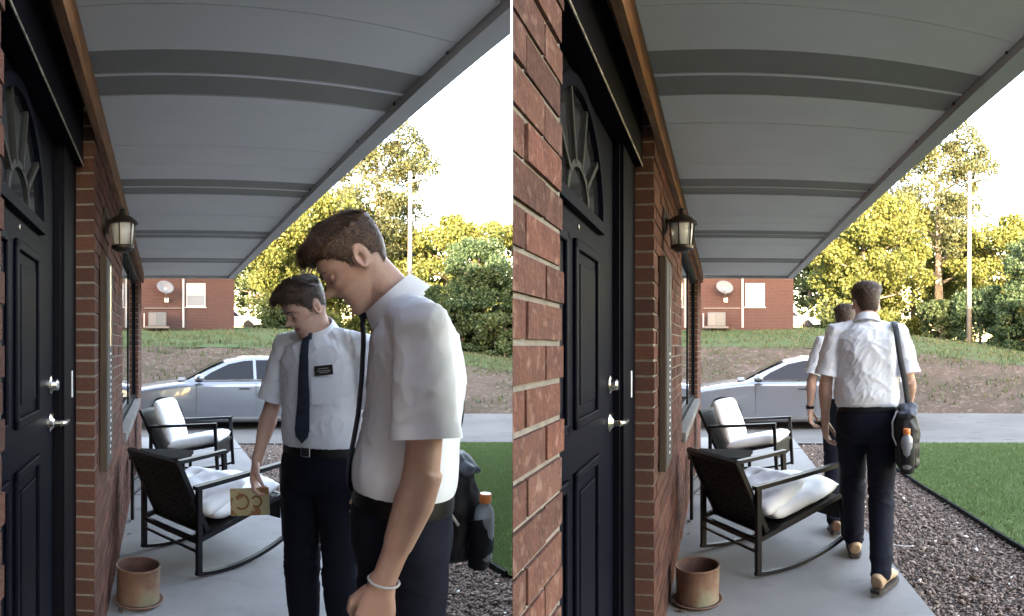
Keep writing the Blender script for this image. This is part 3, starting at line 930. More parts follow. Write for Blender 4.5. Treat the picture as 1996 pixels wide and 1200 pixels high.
        for px in (.86, -.33, -1.2):
            m2 = MB(); m2.box(px - .004, px + .004, s * .9, s * .9345, .33, .93); m2.build('door_seam', M_darkplastic, body)
        m2 = MB(); m2.box(-.92, 1.08, s * .90, s * .938, .235, .265); m2.build('sill_trim', M_chrome, body)
        m2 = MB(); m2.box(-.95, 1.1, s * .88, s * .93, .17, .205); m2.build('skirt', M_darkplastic, body)
        m2 = MB(); m2.bar((.82, s * .815, .99), (-1.3, s * .815, 1.0), .012, .02); m2.build('belt_trim', M_chrome, body)
        m2 = MB(); m2.ell((2.12, s * .76, .69), (.20, .13, .06), 12, 6); m2.build('headlight', M_chrome, body, smooth=True)
        m2 = MB(); m2.ell((-2.33, s * .74, .86), (.12, .14, .06), 12, 6); m2.build('tail_light', mat('red_lens', (.3, .01, .01), .2), body, smooth=True)
    m2 = MB(); m2.box(1.08, 1.22, -.62, .62, .955, .985, bev=.008); m2.build('wiper_cowl', M_darkplastic, body)
    m2 = MB(); m2.box(2.36, 2.455, -.5, .5, .40, .62, bev=.03); m2.build('grille', M_darkplastic, body)
    m2 = MB(); m2.box(-2.3, 2.3, -.75, .75, .20, .34); m2.build('underbody', M_darkplastic, root)
cx, cy = dir_at(459, 12.95)
CAR = thing('parked_car', 0, cx, cy, -.258, math.atan2(.03, -1), 'silver sedan parked across the drive behind the two standing men', 'car', 'silver sedans parked on the drives')
car_mesh('car', CAR, M_carpaint, M_carglass)
AB.append((CAR, 'silver sedan parked across the drive behind the two walking men'))

def white_truck():
    x, y = dir_at(443, 45)
    T = thing('white_pickup', 0, x, y, 2.62, R(-6), 'white vehicle with raised hood beyond the grass, behind the standing men', 'truck', 'white vehicles with raised hoods')
    prof = [(-2.5, .45), (-2.5, .95), (-.75, .95), (-.62, 1.42), (-.35, 1.5), (.35, 1.48), (.62, 1.4), (1.12, .98), (1.35, .95), (2.35, .86), (2.5, .72), (2.5, .42)]
    def arc(c): return [(c + .38 * math.cos(math.pi * i / 8), .38 + .36 * math.sin(math.pi * i / 8)) for i in range(9)]
    loop = prof + [(1.98, .36)] + arc(1.55) + [(1.1, .36), (-1.1, .36)] + arc(-1.55) + [(-1.98, .4)]
    n = len(loop)
    b = bmesh.new()
    L = [[b.verts.new((x2, s * (.88 - max(0, z - .95) * .35), z)) for x2, z in loop] for s in (-1, 1)]
    for i in range(n): b.faces.new((L[0][i], L[0][(i + 1) % n], L[1][(i + 1) % n], L[1][i]))
    c1 = b.faces.new(L[0]); c2 = b.faces.new(L[1][::-1])
    bmesh.ops.triangulate(b, faces=[c1, c2]); bmesh.ops.recalc_face_normals(b, faces=b.faces[:])
    m = MB(); m.bm(b); B = m.build('body', M_whitepaint, T, smooth=30)
    for s in (-1, 1):
        for w in ([(-.52, 1.0), (-.45, 1.38), (.02, 1.40), (.02, 1.0)], [(.08, 1.0), (.08, 1.40), (.5, 1.37), (.9, 1.0)]):
            m = MB(); m.add([(x2, s * (.89 - max(0, z - .95) * .35), z) for x2, z in w], [(0, 1, 2, 3)]); m.build('window', M_carglass, B)
        for c in (1.55, -1.55):
            m = MB(); m.lathe([(.2, -.1), (.32, -.1), (.35, 0), (.32, .1), (.2, .1)], 20); m.xf(Matrix.Translation((c, s * .76, .35)) @ Matrix.Rotation(R(90), 4, 'X')); w2 = m.build('wheel', M_tyre, T)
            m = MB(); m.lathe([(.2, -.06), (.2, .06), (0, .06)], 16); m.xf(Matrix.Translation((c, s * .79, .35)) @ Matrix.Rotation(R(-90 * s), 4, 'X')); m.build('rim', M_rim, w2)
    m = MB(); m.box(0, 1.25, -.78, .78, -.02, .05, bev=.02); m.xf(Matrix.Translation((1.2, 0, 1.0)) @ Matrix.Rotation(R(-38), 4, 'Y')); m.build('raised_hood', M_whitepaint, T)
    m = MB(); m.box(2.46, 2.54, -.8, .8, .45, .60, bev=.02); m.build('bumper', M_rim, T)
    return T
AB.append((white_truck(), 'white vehicle with raised hood beyond the grass, behind the walking men'))

def pole():
    x, y = dir_at(799, 33)
    zb = 1.55
    P = thing('utility_pole', 0, x, y, zb, 0, 'pale wooden utility pole in front of the trees behind the standing men', 'utility pole', 'utility poles')
    m = MB(); m.tube([(0, 0, -.6), (0, 0, 4), (.03, 0, 9.4)], [.14, .125, .10], 14); m.build('post', M_polewood, P, smooth=True)
    m = MB(); m.bar((-.2, -.1, 8.75), (1.1, -.1, 9.2), .10, .12); m.build('crossarm', M_polewood, P)
    for x2, z in ((.35, 9.0), (1.0, 9.22)):
        m = MB(); m.lathe([(.05, 0), (.06, .05), (.03, .1), (.055, .14), (0, .2)], 10, c=(x2, -.1, z)); m.build('insulator', M_trimw, P)
    m = MB(); m.tube([(.3, -.05, 8.9), (.7, -.4, 9.05), (1.0, -.6, 9.0)], .03, 8); m.ell((1.1, -.65, 8.96), (.26, .13, .08), 12, 6); m.build('lamp_head', mat('lamp_grey', (.5, .5, .5), .5, .3), P, smooth=True)
    return P
AB.append((pole(), 'pale wooden utility pole in front of the trees behind the walking men'))

# ------------------------------------------------------------------ trees
def leaf_cloud(centers, radii, n, size, rnd, squash=.8, droop=.15):
    """n leaf quads (kite shaped) spread round clump centers"""
    c = rnd.integers(0, len(centers), n)
    C = np.asarray(centers)[c]; Rr = np.asarray(radii)[c]
    d = rnd.normal(0, 1, (n, 3)); d /= np.linalg.norm(d, axis=1)[:, None]
    rr = Rr * rnd.uniform(.25, 1.0, n) ** .6
    P = C + d * rr[:, None] * np.array([1, 1, squash])
    a = rnd.normal(0, 1, (n, 3)) + d * .6; a /= np.linalg.norm(a, axis=1)[:, None]
    a[:, 2] -= droop
    t = rnd.normal(0, 1, (n, 3)); t -= a * (t * a).sum(1)[:, None]; t /= np.linalg.norm(t, axis=1)[:, None]
    s = size * rnd.uniform(.55, 1.35, n)
    q0 = P - a * s[:, None] * .5; q2 = P + a * s[:, None] * .6; q1 = P + t * s[:, None] * .42; q3 = P - t * s[:, None] * .42
    V = np.stack([q0, q1, q2, q3], 1).reshape(-1, 3)
    return V, np.arange(4 * n).reshape(-1, 4)
def tree(name, px, rho, top_y, w_px, label, twin, kind='full', n=9000, size=.26, leafm=None, bark=None, base_y=None, seed=1, trunk_r=.22, group='trees beyond the drive', openness=0.0, crown_low=.12, skew=0.0):
    rnd = np.random.default_rng(seed); rr = random.Random(seed)
    x, y = dir_at(px, rho)
    zb = ground_z((MF[0] @ Vector((x, y, 0)))[:2]) - .05
    top = CAM_H + (675 - top_y) / FPX * rho - zb
    W = w_px / FPX * rho / 2
    T = thing(name, 0, x, y, zb, 0, label, 'tree', group)
    tr = MB()
    lo = top * crown_low
    lean = rr.uniform(-.04, .04)
    tp = [(0, 0, -.4), (lean * top * .2, 0, top * .2), (lean * top * .5 + rr.uniform(-.2, .2), rr.uniform(-.2, .2), top * .5), (lean * top * .8, rr.uniform(-.3, .3), top * .86)]
    tr.tube(tp, [trunk_r * 1.25, trunk_r, trunk_r * .6, trunk_r * .15], 9)
    centers, radii = [], []
    nl = 16 if kind == 'tall' else 12
    for i in range(nl):
        h = top * (.22 + .60 * i / nl) if kind != 'tall' else top * (.25 + .5 * i / nl)
        a = i * 2.4 + rr.uniform(-.5, .5)
        # crown half width at this height
        t = (h / top - crown_low) / (1 - crown_low)
        ln = W * (.55 + .45 * math.sin(math.pi * min(max(t, .1), .95))) * rr.uniform(.6, .95)
        rise = ln * (rr.uniform(.5, 1.1) if kind == 'tall' else rr.uniform(.2, .6))
        b0 = Vector((0, 0, h)) + Vector(tp[1]) * 0
        b1 = b0 + Vector((math.cos(a) * ln * .5, math.sin(a) * ln * .5, rise * .45)); b2 = b0 + Vector((math.cos(a) * ln, math.sin(a) * ln, rise))
        r0 = trunk_r * (.55 - .35 * h / top)
        tr.tube([b0, b1, b2], [r0, r0 * .65, r0 * .15], 6)
        for _ in range(3):
            e = b1.lerp(b2, rr.uniform(.2, 1)); e2 = e + Vector((rr.uniform(-1, 1), rr.uniform(-1, 1), rr.uniform(.1, 1))) * ln * .35
            tr.tube([e, e2], [r0 * .35, r0 * .08], 5, caps=False)
            centers.append(e2[:]); radii.append(W * rr.uniform(.16, .30))
        centers.append(b2[:]); radii.append(W * rr.uniform(.2, .34))
    tr.build('trunk', bark or M_bark, T, smooth=True)
    m = 70 if kind != 'tall' else 46
    for i in range(m):
        t = rr.random()
        h = lo + (top * .97 - lo) * t
        prof = math.sin(math.pi * (0.12 + .80 * t)) ** .7 if kind != 'bush' else math.cos(t * 1.35) ** .5
        a = rr.uniform(0, 6.283); q = W * prof * math.sqrt(rr.uniform(.25, 1)) * rr.uniform(.75, 1.08)
        centers.append((math.cos(a) * q + skew * W * t, math.sin(a) * q, h)); radii.append(W * rr.uniform(.14, .28) * (1 - openness * .4))
    if kind == 'tall':   # keep the middle open so trunk and limbs show
        cc = [(c, r) for c, r in zip(centers, radii) if c[2] > top * .30]
        centers, radii = [c for c, r in cc], [r for c, r in cc]
    V, F = leaf_cloud(centers, radii, int(n * 2.4), size * .66, rnd)
    keep = (V.reshape(-1, 4, 3)[:, :, 2].min(1) > .02) & (V.reshape(-1, 4, 3)[:, :, 2].max(1) < top * 1.02)
    V = V.reshape(-1, 4, 3)[keep].reshape(-1, 3); F = np.arange(len(V)).reshape(-1, 4)
    put('crown', mesh_np('crown', V, F), leafm, T)
    AB.append((T, twin))
    return T
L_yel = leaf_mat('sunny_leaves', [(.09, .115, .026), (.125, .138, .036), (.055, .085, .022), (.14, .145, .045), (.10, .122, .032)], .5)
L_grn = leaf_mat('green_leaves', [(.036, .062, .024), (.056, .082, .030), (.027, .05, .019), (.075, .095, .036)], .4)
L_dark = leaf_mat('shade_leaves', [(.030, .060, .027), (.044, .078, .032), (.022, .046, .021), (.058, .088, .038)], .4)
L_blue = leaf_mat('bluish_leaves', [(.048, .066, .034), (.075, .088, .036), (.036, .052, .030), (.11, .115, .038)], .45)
a, b = ' behind the standing men', ' behind the walking men'
def tr2(name, what, *args, **kw): return tree(name, *args, label=what + a, twin=what + b, **kw)
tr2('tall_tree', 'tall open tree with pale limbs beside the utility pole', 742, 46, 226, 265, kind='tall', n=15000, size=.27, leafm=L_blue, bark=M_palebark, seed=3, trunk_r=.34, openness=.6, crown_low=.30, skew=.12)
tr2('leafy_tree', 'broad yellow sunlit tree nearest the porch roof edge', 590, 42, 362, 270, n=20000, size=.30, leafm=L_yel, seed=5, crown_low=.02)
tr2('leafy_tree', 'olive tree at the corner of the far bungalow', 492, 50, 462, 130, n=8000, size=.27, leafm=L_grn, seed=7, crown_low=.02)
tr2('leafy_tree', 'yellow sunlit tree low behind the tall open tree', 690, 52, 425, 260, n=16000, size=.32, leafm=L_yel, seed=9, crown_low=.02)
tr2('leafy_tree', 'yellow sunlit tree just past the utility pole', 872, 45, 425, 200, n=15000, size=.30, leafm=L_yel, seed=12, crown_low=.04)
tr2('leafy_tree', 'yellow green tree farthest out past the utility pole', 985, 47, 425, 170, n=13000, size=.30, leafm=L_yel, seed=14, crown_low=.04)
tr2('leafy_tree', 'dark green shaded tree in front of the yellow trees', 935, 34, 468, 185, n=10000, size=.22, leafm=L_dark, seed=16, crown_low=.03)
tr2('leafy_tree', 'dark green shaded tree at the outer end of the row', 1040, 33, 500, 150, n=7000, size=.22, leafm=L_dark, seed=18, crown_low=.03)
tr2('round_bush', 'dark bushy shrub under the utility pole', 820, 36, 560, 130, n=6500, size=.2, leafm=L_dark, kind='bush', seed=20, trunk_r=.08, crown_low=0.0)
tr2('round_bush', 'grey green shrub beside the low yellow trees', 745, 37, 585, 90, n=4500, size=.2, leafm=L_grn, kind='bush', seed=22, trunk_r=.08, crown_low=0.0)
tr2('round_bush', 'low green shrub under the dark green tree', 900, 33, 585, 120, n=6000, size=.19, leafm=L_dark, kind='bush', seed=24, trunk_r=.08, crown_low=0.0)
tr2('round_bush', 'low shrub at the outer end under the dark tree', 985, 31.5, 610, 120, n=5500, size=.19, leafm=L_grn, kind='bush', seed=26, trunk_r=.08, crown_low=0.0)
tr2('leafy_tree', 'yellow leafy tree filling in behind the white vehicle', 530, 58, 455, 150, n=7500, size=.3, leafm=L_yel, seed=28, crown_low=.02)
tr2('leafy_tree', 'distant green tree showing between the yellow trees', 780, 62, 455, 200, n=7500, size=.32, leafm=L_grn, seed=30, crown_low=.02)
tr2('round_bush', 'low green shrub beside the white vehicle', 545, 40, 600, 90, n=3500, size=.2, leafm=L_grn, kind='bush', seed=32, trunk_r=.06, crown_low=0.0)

# ------------------------------------------------------------------ things on the porch
def lantern():
    L = thing('wall_lantern', 0, WX, 3.0, 2.03, 0, 'bronze wall lantern with frosted glass above the standing men', 'lantern', 'wall lanterns')
    m = MB(); m.lathe([(.055, 0), (.055, .008), (.04, .02), (.02, .026), (0, .027)], 20); m.v = [(x, y * 1.35, z) for x, y, z in m.v]; m.xf(Matrix.Rotation(R(90), 4, 'Y') @ Matrix.Rotation(R(90), 4, 'Z')); m.build('wall_plate', M_lampmetal, L, smooth=35)
    m = MB(); m.tube([(.02, 0, 0), (.05, 0, .012), (.085, 0, .005), (.095, 0, -.005)], .008, 8); m.build('arm', M_lampmetal, L, smooth=True)
    m = MB(); m.lathe([(.078, -.012), (.07, .0), (.045, .022), (.018, .034), (.012, .05), (.016, .06), (0, .072)], 24, c=(.095, 0, 0)); m.build('cap', M_lampmetal, L, smooth=35)
    m = MB(); m.lathe([(.046, -.118), (.052, -.06), (.056, -.014)], 24, c=(.095, 0, 0)); m.build('glass_shade', M_lampglass, L, smooth=True)
    m = MB(); m.lathe([(.03, -.15), (.056, -.135), (.058, -.12), (.05, -.118)], 24, c=(.095, 0, 0)); m.build('base_ring', M_lampmetal, L, smooth=35)
    for i in range(6):
        t = math.pi * 2 * i / 6 + .3
        m = MB(); m.bar((.095 + .054 * math.cos(t), .054 * math.sin(t), -.122), (.095 + .062 * math.cos(t), .062 * math.sin(t), -.012), .007); m.build('cage_bar', M_lampmetal, L)
    return L
AB.append((lantern(), 'bronze wall lantern with frosted glass on the wall beside the walking men'))
def wall_sign():
    S = thing('wall_sign', 0, WX, 2.78, .83, 0, 'narrow upright wooden wall board below the lantern near the standing men', 'wall sign', 'narrow wooden wall boards')
    m = MB(); m.box(.003, .035, 0, .30, 0, 1.0, bev=.003); B = m.build('board', mat('grey_brown_wood', (.075, .055, .042), .8, spec=.1, col2=(.05, .037, .03), nscale=5, stretch=(5, 5, .6), bump=.3), S)
    m = MB(); m.box(.034, .038, .012, .288, .02, .98); m.build('face', mat('sign_face', (.075, .07, .066), .7, col2=(.05, .047, .045), nscale=6, spec=.15), B)
    m = MB(); m.box(.037, .043, .15, .17, .58, .97); m.build('metal_strip', M_chrome, B)
    rr = random.Random(4)
    for i in range(17):
        z = .06 + i * .03
        m = MB(); m.box(.037, .0405, .14 + rr.uniform(0, .03), .17 + rr.uniform(0, .04), z, z + rr.uniform(.008, .016)); m.build('white_mark', M_trimw, B)
    return S
AB.append((wall_sign(), 'narrow upright wooden wall board below the lantern near the walking men'))
def planter():
    x, y = loc_at(268, 1172, 0)
    P = thing('planter_pot', 0, x + .005, y, 0, 0, 'rusty metal planter pot on the porch floor behind the standing men', 'pot', 'rusty planter pots')
    m = MB(); m.lathe([(.118, .018), (.119, .10), (.121, .195), (.125, .20), (.124, .207), (.116, .205)], 36, caps=False); m.build('pot', M_rust, P, smooth=40)
    m = MB(); m.lathe([(.0005, .06), (.10, .06), (.112, .12), (.1175, .204)], 36, caps=False); m.build('inside', M_rustin, P, smooth=True)
    m = MB()
    m.lathe([(.105, 0), (.128, .006), (.142, .020), (.137, .022), (.125, .013), (.0, .012)], 36); m.build('saucer', M_saucer, P, smooth=40)
    m = MB(); m.lathe([(.0, .085), (.05, .09), (.105, .08)], 24)
    m.v = [(x2, y2, z2 + .012 * mnoise.noise(Vector((x2 * 40, y2 * 40, 1)))) for x2, y2, z2 in m.v]
    m.build('soil', M_potsoil, P, smooth=True)
    return P
AB.append((planter(), 'rusty metal planter pot on the porch floor behind the walking men'))

def pillow_mesh(name, w, d, h, seed=0, tuft=.0, lump=.012, nx=26, ny=26):
    """soft cushion, centred, z up"""
    v = []; f = []
    for side in (1, -1):
        for j in range(ny + 1):
            for i in range(nx + 1):
                u, t = i / nx * 2 - 1, j / ny * 2 - 1
                # squircle edge
                e = (1 - abs(u) ** 5) * (1 - abs(t) ** 5)
                z = side * h / 2 * (max(e, 0) ** .42)
                su = u * (1 - .05 * (1 - abs(t)) * 0 - .035 * t * t * 0)
                cxn = 1 - .045 * (t * t) * abs(u)
                cyn = 1 - .045 * (u * u) * abs(t)
                x, y = su * w / 2 * cxn, t * d / 2 * cyn
                nz = mnoise.noise(Vector((x * 9, y * 9, seed + side))) * lump + mnoise.noise(Vector((x * 22, y * 22, seed - side))) * lump * .45
                tf = 0
                if tuft:
                    for tx in (-.33, .33):
                        for ty in (-.33, .33):
                            tf += tuft * math.exp(-((x - tx * w * .75) ** 2 + (y - ty * d * .75) ** 2) / (.05 ** 2))
                v.append((x, y, z + side * (nz - tf) * max(e, 0) ** .5))
    N = (nx + 1) * (ny + 1)
    for s in (0, 1):
        for j in range(ny):
            for i in range(nx):
                q = [s * N + j * (nx + 1) + i, s * N + j * (nx + 1) + i + 1, s * N + (j + 1) * (nx + 1) + i + 1, s * N + (j + 1) * (nx + 1) + i]
                f.append(tuple(q if s == 0 else q[::-1]))
    m = mesh_np(name, v, f, True)
    b = bmesh.new(); b.from_mesh(m); bmesh.ops.remove_doubles(b, verts=b.verts[:], dist=1e-4); b.to_mesh(m); b.free()
    return m
def rocking_chair(x, y, rz, label, slumped):
    C = thing('rocking_chair', 0, x, y, 0, rz, label, 'rocking chair', 'black rocking chairs')
    hw = .315
    RY, FY = -.36, .36
    b = .032
    for s in (-1, 1):
        m = MB(); m.bar((s * hw, RY, .03), (s * hw, RY, .545), b); m.build('leg', M_frame, C)
        m = MB(); m.bar((s * hw, FY + .02, .085), (s * hw, FY - .01, .60), b); m.build('leg', M_frame, C)
        m = MB(); m.bar((s * hw, RY - .03, .553), (s * hw, FY + .01, .612), .048, .026); m.build('armrest', M_frame, C)
        pts = [(s * hw, yy, .016 + .085 * ((yy + .14) / .50) ** 2) for yy in lin(RY - .02, FY + .035, 14)]
        m = MB()
        for p, q in zip(pts[:-1], pts[1:]): m.bar(p, q, .03, .022)
        m.build('rocker', M_frame, C)
        m = MB(); m.bar((s * hw, RY, .235), (s * hw, FY, .40), .028); m.build('seat_rail', M_frame, C)
        m = MB(); m.bar((s * (hw - .03), -.27, .26), (s * (hw - .03), -.485, .695), .03); m.build('back_post', M_frame, C)
    m = MB(); m.bar((-hw, RY, .225), (hw, RY, .225), .028); m.build('rear_stretcher', M_frame, C)
    m = MB(); m.bar((-hw, FY, .39), (hw, FY, .39), .028); m.build('front_rail', M_frame, C)
    m = MB(); m.bar((-hw, RY, .16), (hw, RY, .16), .014); m.build('rear_stretcher', M_frame, C)
    # woven back
    def bp(u, t, o=0): # u across -1..1, t up 0..1
        return Vector((u * (hw - .035), -.27 - .215 * t + o * -.9, .25 + .445 * t + o * -.43))
    m = MB()
    nv, nh = 26, 22
    for i in range(nv):
        u = -1 + 2 * (i + .5) / nv
        pts = [bp(u, j / 11, .004 * (1 if (i + j) % 2 else -1)) for j in range(12)]
        for p, q in zip(pts[:-1], pts[1:]): m.bar(p, q, .016, .004, up=(0, .9, .43))
    for j in range(nh):
        t = (j + .5) / nh
        pts = [bp(-1 + 2 * i / 13, t, .004 * (-1 if (i + j) % 2 else 1)) for i in range(14)]
        for p, q in zip(pts[:-1], pts[1:]): m.bar(p, q, .015, .004, up=(0, .9, .43))
    wb = m.build('woven_back', M_wicker, C); wb['kind'] = 'stuff'
    m = MB(); m.add([bp(-1, 0, -.009), bp(1, 0, -.009), bp(1, 1, -.009), bp(-1, 1, -.009)], [(0, 1, 2, 3)]); m.build('back_lining', M_wicker, C)
    m = MB(); m.bar(bp(-1.05, 1.02), bp(1.05, 1.02), .04, .03, up=(0, .9, .43)); m.build('top_rail', M_frame, C)
    m = MB(); m.bar((-hw + .02, FY - .012, .31), (hw - .02, FY - .012, .31), .014, .15); m.build('front_apron', M_wicker, C)
    m = MB(); m.add([(-hw + .015, -.30, .250), (hw - .015, -.30, .250), (hw - .015, FY - .01, .40), (-hw + .015, FY - .01, .40)], [(0, 1, 2, 3)])
    m.build('seat_deck', M_wicker, C)
    # cushions
    th = math.atan2(.165, .78)
    sc_ = put('seat_cushion', pillow_mesh('seat_cushion', .58, .60, .125, 3, .0, .010), M_cushion, C)
    sc_.location = (0, .085, .400); sc_.rotation_euler = (th, 0, 0)
    bc = put('back_cushion', pillow_mesh('back_cushion', .57, .50 if not slumped else .40, .13 if not slumped else .115, 9 if slumped else 5, .035 if slumped else .01, .014), M_cushion, C)
    if slumped:
        bc.location = (0, -.115, .450); bc.rotation_euler = (R(24), 0, R(5))
    else:
        bc.location = (0, -.245, .60); bc.rotation_euler = (R(112), 0, 0)
    return C
# near chair: rear legs at the pixels (392,1133) and (278,1072)
pr = Vector(loc_at(392, 1130, 0.0)); pl = Vector(loc_at(278, 1070, 0.0))
rightv = (pr - pl).normalized(); fwd = Vector((-rightv.y, rightv.x))
mid = (pr + pl) / 2 + fwd * .36
rz = math.atan2(rightv.y, rightv.x)
CHN = rocking_chair(mid.x, mid.y, rz, 'near black rocking chair with slumped white cushions beside the standing men', True)
AB.append((CHN, 'near black rocking chair with slumped white cushions beside the walking men'))
fd = Vector((.93, -.36)).normalized()
CHF = rocking_chair(.33, 6.62, math.atan2(fd.y, fd.x) - math.pi / 2, 'far black rocking chair with upright white cushion beyond the standing men', False)
AB.append((CHF, 'far black rocking chair with upright white cushion beyond the walking men'))
def side_table():
    T = thing('side_table', 0, .0, 5.06, 0, R(-12), 'small black side table between the rocking chairs near the standing men', 'table', 'small black side tables')
    m = MB(); m.box(-.235, .235, -.2, .2, .49, .52, bev=.004); m.build('table_top', mat('matt_black_top', (.012, .011, .011), .9, spec=.05), T)
    for sx in (-1, 1):
        for sy in (-1, 1):
            m = MB(); m.bar((sx * .21, sy * .175, 0), (sx * .21, sy * .175, .49), .025); m.build('leg', M_frame, T)
    for sx in (-1, 1):
        for z in (.2, .32):
            m = MB(); m.bar((sx * .21, -.175, z), (sx * .21, .175, z), .016); m.build('stretcher', M_frame, T)
    return T
AB.append((side_table(), 'small black side table between the rocking chairs near the walking men'))
def scrap(k, x, y, s, rz, label, material, name='fallen_leaf'):
    T = MB()
    n = 7
    v = [(-s, 0, .004), (-s * .4, s * .35, .012), (s * .5, s * .3, .006), (s, 0, .016), (s * .4, -s * .32, .008), (-s * .5, -s * .3, .014), (0, 0, .011)]
    T.add(v + [(a2, b2, c2 - .003) for a2, b2, c2 in v], [(6, i, (i + 1) % 6) for i in range(6)] + [(13, 7 + (i + 1) % 6, 7 + i) for i in range(6)] + [(i, 7 + i, 7 + (i + 1) % 6, (i + 1) % 6) for i in range(6)])
    o = T.build(name, material)
    p = MF[k] @ Vector((x, y, 0)); o.location = p; o.rotation_euler = (0, 0, rz)
    return tag(o, label, 'leaf', 'dry leaves by the wall')
M_dry = mat('dry_leaf', (.09, .06, .04), .9, bump=.3)
for k in (0, 1):
    w = ('standing', 'walking')[k]
    for (px, py, s, nm) in ((250, 1017, .03, 'curled dry leaf by the wall behind the rocking chair near the %s men'), (252, 1042, .018, 'tiny dry leaf scrap between pot and rocking chair near the %s men'), (235, 1192, .03, 'dry leaf on the floor in front of the rusty pot near the %s men')):
        x, y = loc_at(px, py, 0); scrap(k, max(x, -.26), y, s, px, nm % w, M_dry)
# straw on the slab by the walking men
m = MB(); m.tube([(0, 0, .006), (.05, .01, .008), (.10, .04, .006), (.14, .085, .006)], .004, 6)
o = m.build('straw', M_trimw); x, y = loc_at(1737 - 998 - 92, 1062, 0); o.location = MF[1] @ Vector((x, y, 0)); o.rotation_euler = (0, 0, R(-62) - YAW[1])
tag(o, 'thin white straw lying on the concrete behind the walking man', 'straw')
# twig on the mulch by the standing men
m = MB(); rr = random.Random(2)
for i in range(7):
    p = Vector((rr.uniform(-.12, .12), rr.uniform(-.03, .03), .02)); m.tube([p, p + Vector((rr.uniform(.04, .14), rr.uniform(-.05, .05), .015))], [.006, .003], 5)
o = m.build('twig', M_dry); x, y = loc_at(915, 1140, 0); o.location = MF[0] @ Vector((x, y, -.03)); o.rotation_euler = (0, 0, R(-40))
tag(o, 'dark broken twig on the mulch behind the near standing man', 'twig')
# ------------------------------------------------------------------ people
M_skin = mat('skin', (.60, .395, .32), .55, col2=(.53, .32, .25), nscale=10, bump=.2, bscale=170, bdist=.003, spec=.35, col3=(.57, .30, .235), n3scale=26, r3=(.5, .75))
M_lip = mat('lips', (.36, .13, .11), .45)
M_hair = mat('brown_hair', (.105, .062, .045), .5, col2=(.05, .030, .022), nscale=60, bump=.5, bscale=160, spec=.4, tint=[(.8, .8, .8), (1.5, 1.4, 1.3), (.5, .5, .5), (1.1, 1.05, 1), (2.0, 1.8, 1.6)])
M_hair2 = mat('dark_brown_hair', (.095, .060, .044), .5, col2=(.045, .029, .022), nscale=60, bump=.5, bscale=160, spec=.4, tint=[(.8, .8, .8), (1.5, 1.4, 1.3), (.5, .5, .5), (1.1, 1.05, 1), (2.0, 1.8, 1.6)])
M_shirt = mat('white_shirt_cloth', (.77, .80, .86), .85, col2=(.74, .775, .84), nscale=6, bump=.25, bscale=16, bdist=.012, sheen=.1)
M_trouser = mat('navy_trouser_cloth', (.0075, .009, .017), .85, col2=(.010, .012, .022), nscale=9, bump=.35, bscale=18, bdist=.015, spec=.15)
M_tie = mat('navy_tie', (.006, .009, .024), .6, col2=(.010, .014, .03), nscale=30, bump=.2, bscale=300, spec=.2)
M_tie2 = mat('slate_tie', (.035, .045, .07), .6, col2=(.022, .03, .05), nscale=30, bump=.2, bscale=300, spec=.2)
M_belt = mat('black_leather', (.004, .004, .005), .5, spec=.3)
M_shoe = mat('tan_suede', (.42, .29, .19), .85, col2=(.36, .24, .15), nscale=20, bump=.3)
M_brownshoe = mat('brown_leather_shoe', (.13, .065, .04), .5, bump=.1)
M_sole = mat('shoe_sole', (.03, .024, .02), .7)
M_eye = mat('eye_white', (.7, .68, .66), .2)
M_tag = mat('black_name_tag', (.008, .008, .009), .3)
M_bagc = mat('black_nylon', (.006, .0065, .009), .6, col2=(.011, .012, .016), nscale=12, bump=.5, bscale=25, bdist=.01, spec=.3)
M_bagg = mat('grey_nylon', (.06, .07, .09), .6, bump=.4, bscale=25)
M_cord = mat('pale_cord', (.55, .55, .55), .7)
M_cap = mat('orange_cap', (.75, .22, .07), .4)
M_bottle = mat('clear_bottle', (.55, .60, .66), .12, trans=.6)
M_drink = mat('dark_sleeve', (.012, .013, .017), .6)

def remesh(mb, voxel, smooth=3, name='body', disp=None):
    m = mb.mesh(name)
    o = link(bpy.data.objects.new('tmp', m))
    md = o.modifiers.new('r', 'REMESH'); md.mode = 'VOXEL'; md.voxel_size = voxel; md.adaptivity = 0
    if smooth:
        ms = o.modifiers.new('s', 'SMOOTH'); ms.factor = .5; ms.iterations = smooth
    dg = bpy.context.evaluated_depsgraph_get()
    out = bpy.data.meshes.new_from_object(o.evaluated_get(dg))
    bpy.data.objects.remove(o); bpy.data.meshes.remove(m)
    out.name = name
    out.polygons.foreach_set('use_smooth', [True] * len(out.polygons))
    if disp is not None:
        n = len(out.vertices)
        co = np.empty(n * 3); out.vertices.foreach_get('co', co); co = co.reshape(-1, 3)
        no = np.empty(n * 3); out.vertices.foreach_get('normal', no); no = no.reshape(-1, 3)
        d = np.array([disp(Vector(c)) for c in co])
        out.vertices.foreach_set('co', (co + no * d[:, None]).ravel())
        out.update()
    return out

